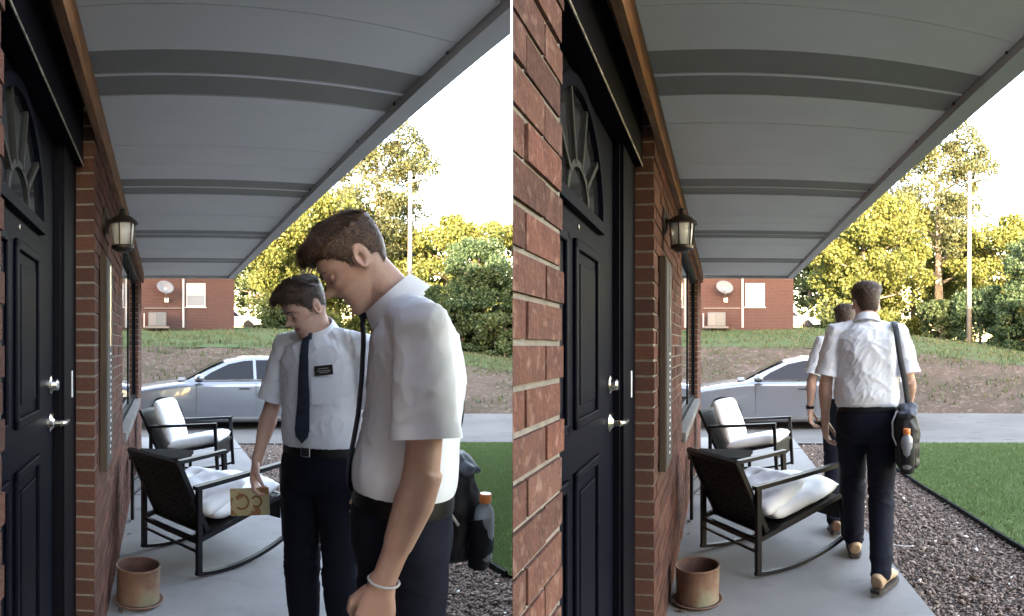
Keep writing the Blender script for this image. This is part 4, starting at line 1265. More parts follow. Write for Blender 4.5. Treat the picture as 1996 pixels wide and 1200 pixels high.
# head: horizontal slices from the chin up (z, front, back, half width)
HZ = [0.000, .012, .028, .045, .058, .070, .080, .092, .112, .132, .150, .170, .193, .213, .226, .232]
HF = [.060, .086, .091, .083, .090, .0865, .0925, .086, .088, .081, .091, .089, .077, .052, .022, -.005]
HB = [.010, -.012, -.028, -.046, -.058, -.066, -.071, -.077, -.088, -.096, -.101, -.102, -.095, -.075, -.045, -.015]
HW = [.020, .036, .047, .056, .061, .064, .066, .068, .071, .073, .075, .0765, .072, .056, .034, .006]
def hi(z, a): return float(np.interp(z, HZ, a))
def head_point(th, z, off=0.0):
    """surface point; th = 0 front, +pi/2 the person's left"""
    yf, yb, w = hi(z, HF), hi(z, HB), hi(z, HW)
    c, s = math.cos(th), math.sin(th)
    yc = yf * .30 + yb * .70 if z < .10 else (yf + yb) / 2 - .004
    ry = (yf - yc) if c > 0 else (yc - yb)
    ex = .82 if c > 0 else .95
    x = -math.copysign(abs(s) ** ex, s) * w
    y = yc + math.copysign(abs(c) ** ex, c) * ry
    if c > 0:
        # nose
        nz = np.interp(z, [.084, .090, .098, .106, .120, .140, .150], [0, .016, .036, .033, .021, .009, 0])
        sg = np.interp(z, [.085, .10, .14], [.0155, .0145, .009])
        y += nz * math.exp(-(x / sg) ** 2)
        # eye sockets, brow, cheeks
        y -= .0085 * math.exp(-((abs(x) - .031) / .016) ** 2 - ((z - .130) / .010) ** 2)
        y += .003 * math.exp(-((abs(x) - .03) / .02) ** 2 - ((z - .150) / .007) ** 2)
        y += .004 * math.exp(-((abs(x) - .040) / .018) ** 2 - ((z - .105) / .014) ** 2)
        y -= .003 * math.exp(-((abs(x) - .012) / .02) ** 2 - ((z - .069) / .0035) ** 2)
    p = Vector((x, y, z))
    if off:
        d = (p - Vector((0, -.005, .13))); d.z *= .7
        p = p + d.normalized() * off
    return p
def head_mb():
    m = MB()
    zs = lin(0, .232, 58); n = 56
    v = [head_point(2 * math.pi * j / n, z) for z in zs for j in range(n)]
    f = [(i * n + (j + 1) % n, i * n + j, (i + 1) * n + j, (i + 1) * n + (j + 1) % n) for i in range(len(zs) - 1) for j in range(n)]
    f += [tuple(range(n)), tuple((len(zs) - 1) * n + j for j in range(n - 1, -1, -1))]
    m.add(v, f)
    for s in (-1, 1):       # ears
        rot = Matrix.Rotation(s * R(-18), 3, 'Z') @ Matrix.Rotation(R(10), 3, 'X')
        ring = [Vector((s * .002 * math.cos(t), .0155 * math.cos(t) - .002 * math.sin(t), .0275 * math.sin(t))) for t in [2 * math.pi * i / 20 for i in range(21)]]
        c = Vector((s * .0790, -.016, .116))
        m.tube([c + rot @ q for q in ring], .0052, 7, caps=False)
        m.ell(c + Vector((-s * .007, .004, 0)), (.008, .012, .022), 10, 8)
        m.ell(c + Vector((s * .0, .004, -.023)), (.005, .008, .009), 8, 6)
    return m
def head_matrix(atlas, pitch, yaw, roll, hs=1.0):
    return Matrix.Translation(atlas) @ Matrix.Rotation(R(yaw), 4, 'Z') @ Matrix.Rotation(R(-pitch), 4, 'X') @ Matrix.Rotation(R(roll), 4, 'Y') @ Matrix.Scale(hs, 4) @ Matrix.Translation((0, .012, -.085))
def zlow(th):
    a = abs(th)
    return float(np.interp(a, [0, .55, .85, 1.15, 1.35, 1.55, 1.62, 1.9, 2.3, math.pi], [.194, .192, .180, .166, .128, .116, .150, .135, .088, .072]))
def hair_obj(P, HM, material, seed, quiff=.03, side=.0045, parent=None):
    rr = random.Random(seed)
    n, mv = 90, 34
    def thick(th, v, z):
        a = abs(th)
        top = 1 / (1 + math.exp(-(z - .182) / .009))
        front = max(0, math.cos(th)) ** 2
        t = side * min(1, v * 5 + .15) + top * (.014 + quiff * .75 * front * math.exp(-((z - .205) / .03) ** 2))
        t += top * .011 * mnoise.noise(Vector((th * 3.2, z * 50, seed))) + top * .006 * mnoise.noise(Vector((th * 9, z * 110, seed + 9))) + .0016 * mnoise.noise(Vector((th * 18, z * 160, seed + 3)))
        return max(t, .0008)
    def pt(th, v):
        z0 = zlow(th); z = z0 + (.2325 - z0) * v
        p = head_point(th, z, thick(th, v, z))
        fr = max(0, math.cos(th)) ** 3 * max(0, (z - .175) / .05)
        p.y += quiff * .40 * fr * math.exp(-((z - .196) / .022) ** 2)
        return p, z
    v = []; f = []
    for i in range(mv + 1):
        for j in range(n):
            th = -math.pi + 2 * math.pi * j / n
            v.append(pt(th, i / mv)[0])
    for i in range(mv):
        for j in range(n):
            f.append((i * n + (j + 1) % n, i * n + j, (i + 1) * n + j, (i + 1) * n + (j + 1) % n))
    f.append(tuple(mv * n + j for j in range(n - 1, -1, -1)))
    mb = MB(); mb.add(v, f)
    for _ in range(8000):   # strands
        th = rr.uniform(-math.pi, math.pi); vv = rr.random() ** .8
        p, z = pt(th, vv)
        long = z > .185
        flow = Vector((rr.gauss(0, .25), 1.0, rr.gauss(.35, .25))) if long else Vector((rr.gauss(0, .2), -.25 if abs(th) > 1 else .2, -1))
        d = (p - Vector((0, -.005, .13))).normalized()
        flow = (flow - d * flow.dot(d)).normalized() + d * (rr.uniform(.1, .55) if long else .12)
        ln = rr.uniform(.018, .045) if long else rr.uniform(.005, .010)
        w = d.cross(flow).normalized() * (.0011 if long else .0006)
        q = p - d * .002; e = q + flow * ln * .6; e2 = q + flow * ln + Vector((0, .2, -.25)) * ln * (.5 if long else 0)
        mb.add([q - w, q + w, e + w * .8, e - w * .8, e2], [(0, 1, 2, 3), (3, 2, 4)])
    for _ in range(5200):   # short hairs that blur the hairline and the faded sides
        th = rr.uniform(-math.pi, math.pi)
        z0 = zlow(th); z = z0 + rr.gauss(-.002, .006)
        if abs(th) < .9: z = z0 + rr.gauss(.002, .003)
        p = head_point(th, min(max(z, .05), .23), .0004)
        d = (p - Vector((0, -.005, .13))).normalized()
        fl = Vector((rr.gauss(0, .3), .5 if abs(th) < .9 else -.3, .3 if abs(th) < .9 else -1)); fl = (fl - d * fl.dot(d)).normalized() + d * .22
        w = d.cross(fl).normalized() * .00055
        ln = rr.uniform(.004, .008) if abs(th) > .9 else rr.uniform(.008, .018)
        mb.add([p - w, p + w, p + fl * ln], [(0, 1, 2)])
    mb.xf(HM)
    return mb.build('hair', material, P, smooth=True)

def vec(*a): return Vector(a)
def hand_mb(m, wrist, f, t, curl=(35, 40, 25), spread=.0, thumb_in=.5, s=1.0):
    f = f.normalized(); t = (t - f * t.dot(f)).normalized(); nrm = None
    def build(nv):
        m.tube([wrist - f * .02 * s, wrist + f * .012 * s, wrist + f * .04 * s, wrist + f * .072 * s, wrist + f * .092 * s], [(.027 * s, .020 * s), (.030 * s, .019 * s), (.039 * s, .018 * s), (.042 * s, .016 * s), (.040 * s, .011 * s)], 14, xdir=t, sq=.85)
        L = [(.041, .025, .021), (.045, .028, .022), (.041, .026, .021), (.032, .020, .018)]
        for i in range(4):
            off = (.0305 - i * .0203) * s
            b0 = wrist + f * (.086 - .004 * abs(i - 1)) * s + t * off
            ang = 0; p = b0; pts = [b0 - f * .02 * s]; pts.append(p)
            for k2 in range(3):
                ang += R(curl[k2] * (1 + .10 * i))
                d = f * math.cos(ang) + nv * math.sin(ang) + t * spread * (1.5 - i) * .1
                p = p + d.normalized() * L[i][k2] * s
                pts.append(p)
            r = (.0096, .0100, .0094, .0084)[i] * s
            m.tube(pts, [r * .9, r * 1.05, r * .97, r * .9, r * .6], 9)
            for q in pts[1:4]: m.ell(q, (r * 1.04,) * 3, 8, 6)
            m.ell(pts[4], (r * .7,) * 3, 8, 6)
        b0 = wrist + f * .022 * s + t * .026 * s + nv * .008 * s
        d1 = (f * .72 + t * .62 + nv * .30).normalized(); d2 = (f * .92 + t * (.35 - .3 * thumb_in) + nv * (.2 + .5 * thumb_in)).normalized(); d3 = (f * .9 + t * (.05 - .3 * thumb_in) + nv * (.3 + .6 * thumb_in)).normalized()
        pts = [b0 - d1 * .012 * s, b0, b0 + d1 * .038 * s]; pts.append(pts[2] + d2 * .030 * s); pts.append(pts[3] + d3 * .024 * s)
        m.tube(pts, [.015 * s, .0155 * s, .0115 * s, .0105 * s, .0075 * s], 9)
        m.ell(pts[3], (.0108 * s,) * 3, 8, 6); m.ell(pts[4], (.0085 * s,) * 3, 8, 6); m.ell(pts[2], (.0118 * s,) * 3, 8, 6)
    return build
def limb(m, pts, radii, n=14, sub=4):
    """smooth tapered limb through the joints"""
    P, Rr = [], []
    k = len(pts)
    for i in range(k - 1):
        for j in range(sub):
            t = j / sub
            P.append(Vector(pts[i]).lerp(Vector(pts[i + 1]), t))
            tt = t * t * (3 - 2 * t)
            Rr.append(radii[i] * (1 - tt) + radii[i + 1] * tt)
    P.append(Vector(pts[-1])); Rr.append(radii[-1])
    for _ in range(2):   # round the joints
        P = [P[0]] + [(P[i - 1] + P[i] * 2 + P[i + 1]) / 4 for i in range(1, len(P) - 1)] + [P[-1]]
    m.tube(P, Rr, n)
    m.ell(P[0], (Rr[0],) * 3, n, 8); m.ell(P[-1], (Rr[-1],) * 3, n, 8)

def person(k, x, y, face, spec, label):
    """face = direction the person faces in the porch frame"""
    rz = math.atan2(face[1], face[0]) - math.pi / 2
    P = thing('person', k, x, y, 0, rz, label, 'person')
    g = spec
    S = g.get('S', 1.0)
    seed = g.get('seed', 1)
    sp = g['spine']                      # (z, y, x)
    def sy(z): return float(np.interp(z, [q[0] for q in sp], [q[1] for q in sp]))
    def sx(z): return float(np.interp(z, [q[0] for q in sp], [q[2] for q in sp]))
    J = {q: Vector(w) for q, w in g['J'].items()}
    HM = head_matrix(Vector(g['head'][0]), *g['head'][1:])
    # ---- skin body
    b = MB()
    tz = [(.86, .12, .09), (.95, .155, .105), (1.05, .140, .09), (1.18, .142, .09), (1.32, .150, .095), (1.40, .135, .085), (1.45, .085, .065), (1.49, .058, .056)]
    b.tube([(sx(z), sy(z), z) for z, w, d in tz], [(w, d) for z, w, d in tz], 22, xdir=(1, 0, 0))
    at = HM @ Vector((0, -.012, .07)); nb = Vector((sx(1.46), sy(1.46) - .012, 1.46))
    b.tube([nb, nb.lerp(at, .4) + Vector((0, -.006, 0)), at, HM @ Vector((0, -.012, .11))], [.056, .055, .055, .05], 18)
    hm = head_mb(); hm.xf(HM); b.add(hm.v, hm.f)
    for s, q in ((-1, 'L'), (1, 'R')):
        limb(b, [J['sh' + q] + Vector((0, 0, -.02)), J['el' + q], J['wr' + q]], [.039, .038, .0250])
        # forearm swell
        mp = J['el' + q].lerp(J['wr' + q], .28); dd = (J['wr' + q] - J['el' + q]).normalized()
        b.tube([J['el' + q], mp, J['el' + q].lerp(J['wr' + q], .65)], [.036, .042, .031], 14)
        f, t, nv, curl, thin = g['hand' + q]
        hand_mb(b, J['wr' + q], Vector(f), Vector(t), curl, 0, thin, 1.04)(Vector(nv).normalized())
        limb(b, [J['hip' + q], J['kn' + q], J['an' + q]], [.085, .055, .038])
        b.tube([J['an' + q], J['an' + q] + Vector(g['toe' + q]) * .17 + Vector((0, 0, -.05))], [.04, .03], 10)
    bm_ = remesh(b, .0048, 2, 'body')
    inv = HM.inverted()
    R3 = HM.to_3x3()
    for vtx in bm_.vertices:
        if vtx.co.z < 1.4: continue
        q = inv @ vtx.co
        if abs(q.x) > .068 and abs(q.z - .116) < .04 and abs(q.y + .014) < .03:
            e = ((q.y + .010) / .0115) ** 2 + ((q.z - .117) / .0215) ** 2
            if e < 1:
                vtx.co -= R3 @ Vector((math.copysign(.0095 * (1 - e) ** .6, q.x), 0, 0))
        elif q.y > .07 and abs(q.x) < .03:
            if abs(q.z - .0695) < .006: vtx.co -= R3 @ Vector((0, .0035 * math.exp(-((q.z - .0695) / .0028) ** 2), 0))
            nn = math.exp(-((abs(q.x) - .0075) / .004) ** 2 - ((q.z - .0895) / .004) ** 2)
            vtx.co += R3 @ Vector((0, 0, .005 * nn))
    bm_.materials.append(M_skin); bm_.materials.append(M_lip)
    idx = []
    for pl in bm_.polygons:
        c = pl.center
        lip = 0
        if c.z > 1.3:
            h = inv @ c
            if h.y > .074 and abs(h.x) < .024 * (1 - ((h.z - .069) / .016) ** 2) and .0575 < h.z < .081: lip = 1
        idx.append(lip)
    bm_.polygons.foreach_set('material_index', idx)
    body = put('body', bm_, None, P)
    for s in (-1, 1):
        m = MB(); m.ell((s * .031, .0675, .1265), (.0105, .0100, .0100), 14, 10); m.xf(HM); m.build('eye', M_eye, P, smooth=True)
        m = MB(); m.ell((s * .031, .0690, .1285), (.0160, .0125, .0125), 14, 10); m.xf(HM); m.build('eyelid', M_skin, P, smooth=True)
        m = MB(); m.tube([(s * .019, .0815, .1215), (s * .031, .0855, .1195), (s * .044, .0795, .1225)], [.0012, .002, .0012], 6); m.xf(HM); m.build('eyelashes', M_hair2, P)
        m = MB(); m.tube([(s * .013, .0925, .1465), (s * .024, .0945, .1505), (s * .036, .0885, .1525), (s * .049, .074, .1475)], [(.003, .0022), (.004, .0026), (.0038, .0026), (.0015, .0015)], 6); m.xf(HM); m.build('eyebrow', g['hairm'], P, smooth=True)
    hair_obj(P, HM, g['hairm'], seed, g.get('quiff', .03))
    # ---- shirt
    h = MB()
    st = [(.955, .160, .112), (.99, .166, .119), (1.018, .182, .137), (1.06, .187, .142), (1.13, .184, .138), (1.22, .182, .134), (1.32, .190, .136), (1.39, .188, .128), (1.44, .160, .112), (1.472, .105, .088), (1.492, .072, .072)]
    bl = g.get('blouse', 0)
    up_ = g.get('waist_up', 0)
    def zu(z): return z + up_ * min(1, max(0, (1.33 - z) / .33)) if z > .8 else z
    st = [(zu(z), w, d) for z, w, d in st]
    if g.get('dep'): st = [(z, w, d * g['dep']) for z, w, d in st]
    h.tube([(sx(z), sy(z) + (.0), z) for z, w, d in st], [(w * g.get('sw', 1), d + bl * (1 if 1.0 < z < 1.13 else 0)) for z, w, d in st], 30, xdir=(1, 0, 0), sq=.92)
    for q in 'LR':
        s0, e0 = J['sh' + q], J['el' + q]
        h.tube([Vector((sx(1.46) + (s0.x - sx(1.4)) * .22, sy(1.455), 1.462)), s0 + Vector((0, 0, -.004))], [.058, .060], 18)
        inn = s0.lerp(Vector((sx(1.42), sy(1.42), s0.z - .01)), .45)
        d = (e0 - s0).normalized()
        L = (e0 - s0).length; sv = g.get('slv', .86)
        h.tube([inn, s0 + Vector((0, 0, .004)), s0 + d * L * .30, s0 + d * L * .62 * sv / .86, s0 + d * L * sv], [.066, .063, .066, .069, .072], 22)
        h.ell(s0 + Vector((0, 0, -.002)), (.064, .064, .058), 20, 12)
    def wr(c):
        a = mnoise.noise(Vector((c.x * 13 + c.z * 4, c.y * 13 - c.z * 3, c.z * 4.5 + seed)))
        b2 = mnoise.noise(Vector((c.x * 5 + seed, c.y * 5, c.z * 17)))
        c2 = mnoise.noise(Vector((c.x * 24 - c.z * 14, c.y * 24 + c.z * 10, c.z * 9 + seed * 2)))
        wz = math.exp(-((c.z - 1.06) / .07) ** 2)
        d2 = mnoise.noise(Vector((c.x * 9 + c.z * 11, c.y * 9 + c.z * 7, c.z * 3 + seed * 3)))
        dd_ = .008 * (.35 - abs(a)) + .010 * wz * b2 + .0055 * (.25 - abs(c2)) + .005 * (.3 - abs(d2)) + .0055 * math.exp(-(d2 / .06) ** 2) * (.5 + a) + .004 * math.exp(-(c2 / .07) ** 2) - .002
        return dd_ * g.get('wrk', .7) * (.25 + .75 * min(1, max(0, (c.z - 1.02 - up_) / .06)))
    shm = remesh(h, .0075, 9, 'shirt', wr)
    shirt = put('shirt', shm, M_shirt, P)
    # sleeve hems
    for q in 'LR':
        s0, e0 = J['sh' + q], J['el' + q]; d = (e0 - s0).normalized(); L = (e0 - s0).length
        m = MB(); sv = g.get('slv', .86)
        m.tube([s0 + d * L * (sv - .08), s0 + d * L * (sv - .04), s0 + d * L * (sv + .025)], [.0725, .0745, .076], 26, caps=False)
        m.tube([s0 + d * L * (sv + .025), s0 + d * L * sv, s0 + d * L * (sv - .06)], [.076, .0715, .069], 26, caps=False)
        m.build('sleeve_hem', M_shirt, shirt, smooth=True)
    # collar
    nd_ = (at - nb).normalized()
    cfr = Matrix.Translation(nb + nd_ * .040) @ nd_.to_track_quat('Z', 'Y').to_matrix().to_4x4()
    yawc = math.atan2((cfr.to_3x3() @ Vector((0, 1, 0))).x, (cfr.to_3x3() @ Vector((0, 1, 0))).y)
    m = MB(); n = 44; v = []; f = []
    fx = cfr.to_3x3().inverted() @ Vector((0, 1, 0)); th0 = math.atan2(fx.y, fx.x)
    for i in range(n + 1):
        a2 = R(9) + (2 * math.pi - R(18)) * i / n
        th = th0 + a2
        fr = math.exp(-((min(a2, 2 * math.pi - a2) - R(14)) / R(22)) ** 2)
        for (r, z) in ((.068, -.02), (.068, .038), (.072, .040), (.090 + .014 * fr, -.012 - .036 * fr), (.087 + .014 * fr, -.014 - .036 * fr), (.071, .034)):
            v.append(cfr @ Vector((r * math.cos(th), r * math.sin(th) * 1.0, z)))
    for i in range(n):
        for j in range(5):
            f.append((i * 6 + j, i * 6 + j + 1, (i + 1) * 6 + j + 1, (i + 1) * 6 + j))
    m.add(v, f); m.build('collar', M_shirt, shirt, smooth=40)
    def yfront(z):
        return sy(z) + float(np.interp(z, [q[0] for q in st], [q[2] for q in st])) * 1.0 + .006
    # placket buttons + pocket on the wearer's left chest
    if g.get('front'):
        for i in range(5):
            m = MB(); m.ell((sx(1.1), yfront(1.08 + i * .075) + .001, 1.08 + i * .075), (.005, .003, .005), 8, 6); m.build('button', M_trimw, shirt)
        px, pz = -.085, 1.255
        def pf(x2, z): return sy(z) + float(np.interp(z, [q[0] for q in st], [q[2] for q in st])) * math.sqrt(max(.05, 1 - (abs(x2) / .185) ** 2)) + .008
        m = MB(); xs = [px - .055, px, px + .055]; zs = [pz - .06, pz - .03, pz + .02, pz + .055]
        v = [(xx + sx(z), pf(xx, z), z) for z in zs for xx in xs]; v += [(a3, b3 - .006, c3) for a3, b3, c3 in v]
        f = [(i * 3 + j, i * 3 + j + 1, (i + 1) * 3 + j + 1, (i + 1) * 3 + j) for i in range(3) for j in range(2)]
        m.add(v, f + [(0, 12, 13, 1), (9, 10, 22, 21), (2, 1, 13, 14)]); m.build('pocket', M_shirt, shirt, smooth=40)
        m = MB(); m.box(-.038, .038, -.002, .003, -.020, .020, bev=.0015)
        tz_ = 1.335; nx_ = math.asin(min(.9, .085 / .185))
        TM = Matrix.Translation((px + sx(tz_), pf(px, tz_) + .004, tz_)) @ Matrix.Rotation(nx_ * .75, 4, 'Z') @ Matrix.Rotation(R(6), 4, 'Y') @ Matrix.Rotation(R(6), 4, 'X')
        m.xf(TM); tg = m.build('name_tag', M_tag, P)
        for (x0, x1, z) in ((-.020, .022, .007), (-.028, .028, -.002), (-.024, .018, -.009)):
            m = MB(); m.box(x0, x1, .003, .0036, z - .0014, z + .0014); m.xf(TM); m.build('tag_line', mat('tag_print', (.35, .36, .38), .5), tg)
    # tie
    if g.get('tie'):
        hang = g.get('tie_hang', 0)
        m = MB(); v = []; f = []
        zs = lin(1.475, 1.035, 16)
        for i, z in enumerate(zs):
            t = i / 16
            w = .017 + .021 * t if i < 16 else .002
            if i == 15: w = .030
            yb_ = yfront(z) + .004 + hang * math.sin(min(1, t * 1.1) * math.pi * .75) + (.0 if t > .1 else .004)
            xx = sx(z) + g.get('tie_x', 0) * t
            for (a3, b3) in ((-w, 0), (0, .006), (w, 0), (0, -.006)): v.append((xx + a3, yb_ + b3, z))
        for i in range(16):
            for j in range(4): f.append((i * 4 + j, i * 4 + (j + 1) % 4, (i + 1) * 4 + (j + 1) % 4, (i + 1) * 4 + j))
        m.add(v, f); T = m.build('tie', g['tie'], P, smooth=50)
        kp = cfr @ (cfr.to_3x3().inverted() @ Vector((0, .070, 0))) 
        m = MB(); m.tube([kp + Vector((0, .008, .014)), kp + Vector((0, .016, -.006)), kp + Vector((0, .012, -.032))], [(.021, .014), (.019, .015), (.014, .010)], 12, xdir=(1, 0, 0)); m.build('knot', g['tie'], T, smooth=True)
    # ---- trousers, belt, shoes
    h = MB()
    pt_ = [(.80, .10, .08), (.84, .165, .118), (.90, .180, .132), (.95, .177, .130), (.985, .172, .126), (1.0, .170, .124)]
    pt_ = [(zu(z), w, d * g.get('dep', 1) ** .5) for z, w, d in pt_]
    h.tube([(sx(z), sy(z), z) for z, w, d in pt_], [(w, d) for z, w, d in pt_], 28, xdir=(1, 0, 0), sq=.92)
    for q in 'LR':
        hem = J['an' + q] + Vector((0, -.008, .014))
        limb(h, [J['hip' + q] + Vector((0, 0, .02)), J['kn' + q], hem], [.104, .078, .062], 20, 6)
        h.tube([hem + Vector((0, 0, .03)), hem + Vector((0, 0, -.012))], [.062, .063], 20)
    def wt(c):
        a = mnoise.noise(Vector((c.x * 9, c.y * 9, c.z * 5 + seed)))
        b2 = mnoise.noise(Vector((c.x * 4, c.y * 6 + seed, c.z * 20)))
        kz = math.exp(-((c.z - .50) / .12) ** 2) + .8 * math.exp(-((c.z - .82) / .08) ** 2) + .9 * math.exp(-((c.z - .14) / .09) ** 2)
        return .006 * (.4 - abs(a)) + .009 * kz * b2 + .006 * kz * math.exp(-(b2 / .09) ** 2)
    tr = put('trousers', remesh(h, .0095, 4, 'trousers', wt), M_trouser, P)
    m = MB(); zz = zu(.998)
    bt = [(zz - .019, .179, .132), (zz, .179, .132), (zz + .017, .177, .130)]
    m.tube([(sx(z), sy(z), z) for z, w, d in bt], [(w, d * g.get('dep', 1) ** .5) for z, w, d in bt], 40, xdir=(1, 0, 0), sq=.92)
    B = m.build('belt', M_belt, P, smooth=40)
    if g.get('front'):
        m = MB(); m.box(-.022, .022, sy(zz) + .132, sy(zz) + .141, zz - .019, zz + .019, bev=.003); m.build('buckle', M_chrome, B)
    for q in 'LR':
        A = J['an' + q]; td = Vector(g['toe' + q]).normalized()
        side_ = td.cross(Vector((0, 0, 1))).normalized(); upv = side_.cross(td)
        base = A - upv * .075
        m = MB()
        pts = [(-.075, .030, .034, .050), (-.055, .038, .040, .058), (.0, .042, .038, .050), (.06, .038, .043, .040), (.12, .029, .047, .029), (.165, .022, .043, .022), (.20, .015, .028, .013)]
        m.tube([base + td * a3 + upv * (b3 + .012) for a3, b3, c3, d3 in pts], [(c3, d3 * .85) for a3, b3, c3, d3 in pts], 20, xdir=side_, sq=.9)
        m.tube([base + upv * .05 - td * .025, A + upv * .02 - td * .012], [.047, .045], 18)
        sm = remesh(m, .006, 3, 'shoe')
        sh = put('shoe', sm, g.get('shoe', M_shoe), P)
        m = MB(); pts = [(-.088, .024), (-.06, .041), (.0, .042), (.06, .047), (.12, .051), (.17, .045), (.205, .02)]
        ol = [base + td * a3 + side_ * c3 for a3, c3 in pts] + [base + td * a3 - side_ * c3 for a3, c3 in pts[::-1]]
        n = len(ol)
        v = [p - upv * .010 for p in ol] + [p + upv * .009 for p in ol]
        m.add(v, [tuple(range(n)), tuple(range(2 * n - 1, n - 1, -1))] + [(i, n + i, n + (i + 1) % n, (i + 1) % n) for i in range(n)])
        m.build('sole', M_sole, sh)
    if S != 1.0: P.scale = (S, S, S)
    return P

DN = Vector((0, 0, -1))
std = dict(shL=(-.183, -.005, 1.435), shR=(.183, -.005, 1.435), elL=(-.245, -.02, 1.155), elR=(.245, -.02, 1.155), wrL=(-.25, .04, .905), wrR=(.25, .04, .905), hipL=(-.088, 0, .92), hipR=(.088, 0, .92), knL=(-.095, .015, .50), knR=(.095, .015, .50), anL=(-.10, -.02, .085), anR=(.10, -.02, .085))
HANG = ((.0, .10, -1), (0, 1, .1))

# near man by the door: profile, head bowed, left arm hanging, loose fist
A1 = dict(S=1.012, seed=3, hairm=M_hair, quiff=.028, wrk=.42, dep=.86, waist_up=.045, slv=.77, tie=M_tie, tie_hang=.004, front=False, sw=.98, blouse=.006,
    spine=[(.80, .0, 0), (1.0, .0, 0), (1.1, -.008, 0), (1.22, -.025, 0), (1.32, -.036, 0), (1.40, -.030, 0), (1.46, -.008, 0), (1.52, .02, 0)],
    J={**std, 'shL': (-.190, -.030, 1.435), 'shR': (.190, -.030, 1.435), 'elL': (-.235, -.035, 1.145), 'wrL': (-.215, .055, .905), 'elR': (.24, -.02, 1.15), 'wrR': (.235, -.03, .91)},
    head=((0, .080, 1.575), 41, 0, 0, .91),
    handL=((.02, .22, -1), (0.1, 1, .2), (1, -.15, -.05), (62, 78, 45), .9), handR=((0, .1, -1), (-.1, 1, .1), (-1, 0, 0), (25, 38, 25), .6),
    toeL=(-.15, 1, 0), toeR=(.15, 1, 0))
x, y = dir_at(782, 1.47)
ray = Vector((x, y)).normalized()
left = Vector((-ray.y, ray.x))
NEAR = person(0, x, y, left * math.cos(R(4)) - ray * math.sin(R(4)), A1, 'man in white short sleeved shirt in profile, head bowed, arm hanging beside him')
# second man, turned towards the door, looking down, booklet in his right hand
A2 = dict(S=.985, seed=8, hairm=M_hair2, quiff=.036, tie=M_tie2, front=True, tie_x=.01,
    spine=[(.80, .0, 0), (1.0, .0, 0), (1.2, -.008, .004), (1.35, -.010, .008), (1.46, .0, .012), (1.52, .012, .014)],
    J={**std, 'elR': (.262, .0, 1.16), 'wrR': (.285, .085, .925), 'elL': (-.25, -.03, 1.155), 'wrL': (-.24, .03, .90)},
    head=((.014, .062, 1.572), 34, -36, -4),
    handL=((0, .1, -1), (.1, 1, .1), (1, 0, 0), (25, 35, 25), .5), handR=((.05, .22, -1), (-.45, 1, .2), (-1, -.40, -.1), (22, 40, 30), .8),
    toeL=(-.15, 1, 0), toeR=(.2, 1, 0))
x, y = dir_at(628, 2.56)
ray = Vector((x, y)).normalized(); left = Vector((-ray.y, ray.x))
fc = -ray * math.cos(R(30)) + left * math.sin(R(30))
SECOND = person(0, x, y, fc, A2, 'man in white shirt and tie with name tag holding a booklet')
# man walking away, seen from behind, bag at his right hip
B1 = dict(S=1.04, seed=15, hairm=M_hair, quiff=.012, tie=M_tie, front=False, sw=1.04, shoe=M_shoe,
    spine=[(.80, .0, 0), (1.0, .005, 0), (1.2, .005, 0), (1.35, .012, 0), (1.46, .025, 0), (1.52, .035, 0)],
    J={**std, 'shL': (-.188, .01, 1.435), 'shR': (.188, .01, 1.435), 'elL': (-.245, -.02, 1.150), 'wrL': (-.25, .05, .905), 'elR': (.25, -.03, 1.16), 'wrR': (.262, .15, .985),
       'hipL': (-.088, .02, .90), 'hipR': (.088, .0, .90), 'knL': (-.085, .20, .50), 'anL': (-.075, .36, .10), 'knR': (.085, .0, .49), 'anR': (.075, -.24, .105)},
    head=((0, .055, 1.575), 4, 14, 0),
    handL=((.05, .12, -1), (.2, 1, .1), (1, -.2, 0), (25, 38, 25), .6), handR=((0, .6, -.8), (-.1, .7, .6), (-1, 0, 0), (45, 60, 40), .7),
    toeL=(-.08, 1, .12), toeR=(.40, .92, -.06))
x, y = dir_at(1690 - 998 - 92, 3.72)
BACKM = person(1, x, y, (.22, .975), B1, 'man in white shirt walking away with a black bag at his hip')
# second walking man, ahead of him
B2 = dict(S=1.0, seed=21, hairm=M_hair2, quiff=.012, tie=M_tie2, front=False, shoe=M_brownshoe,
    spine=[(.80, .0, 0), (1.0, .005, 0), (1.2, .005, 0), (1.35, .012, 0), (1.46, .025, 0), (1.52, .035, 0)],
    J={**std, 'elL': (-.262, -.03, 1.165), 'wrL': (-.275, .0, .915), 'hipL': (-.088, .0, .90), 'hipR': (.088, .02, .90), 'knL': (-.09, .05, .49), 'anL': (-.085, -.18, .105), 'knR': (.085, .18, .50), 'anR': (.08, .30, .10)},
    head=((0, .055, 1.575), 8, -6, 0),
    handL=((.05, .12, -1), (.2, 1, .1), (1, -.2, 0), (25, 38, 25), .6), handR=((0, .1, -1), (-.1, 1, .1), (-1, 0, 0), (25, 38, 25), .6),
    toeL=(-.08, 1, -.08), toeR=(.10, 1, .1))
x, y = dir_at(1648 - 998 - 92, 4.72)
AHEAD = person(1, x, y, (.16, .987), B2, 'man in white shirt with wristwatch walking ahead, half hidden by the other')

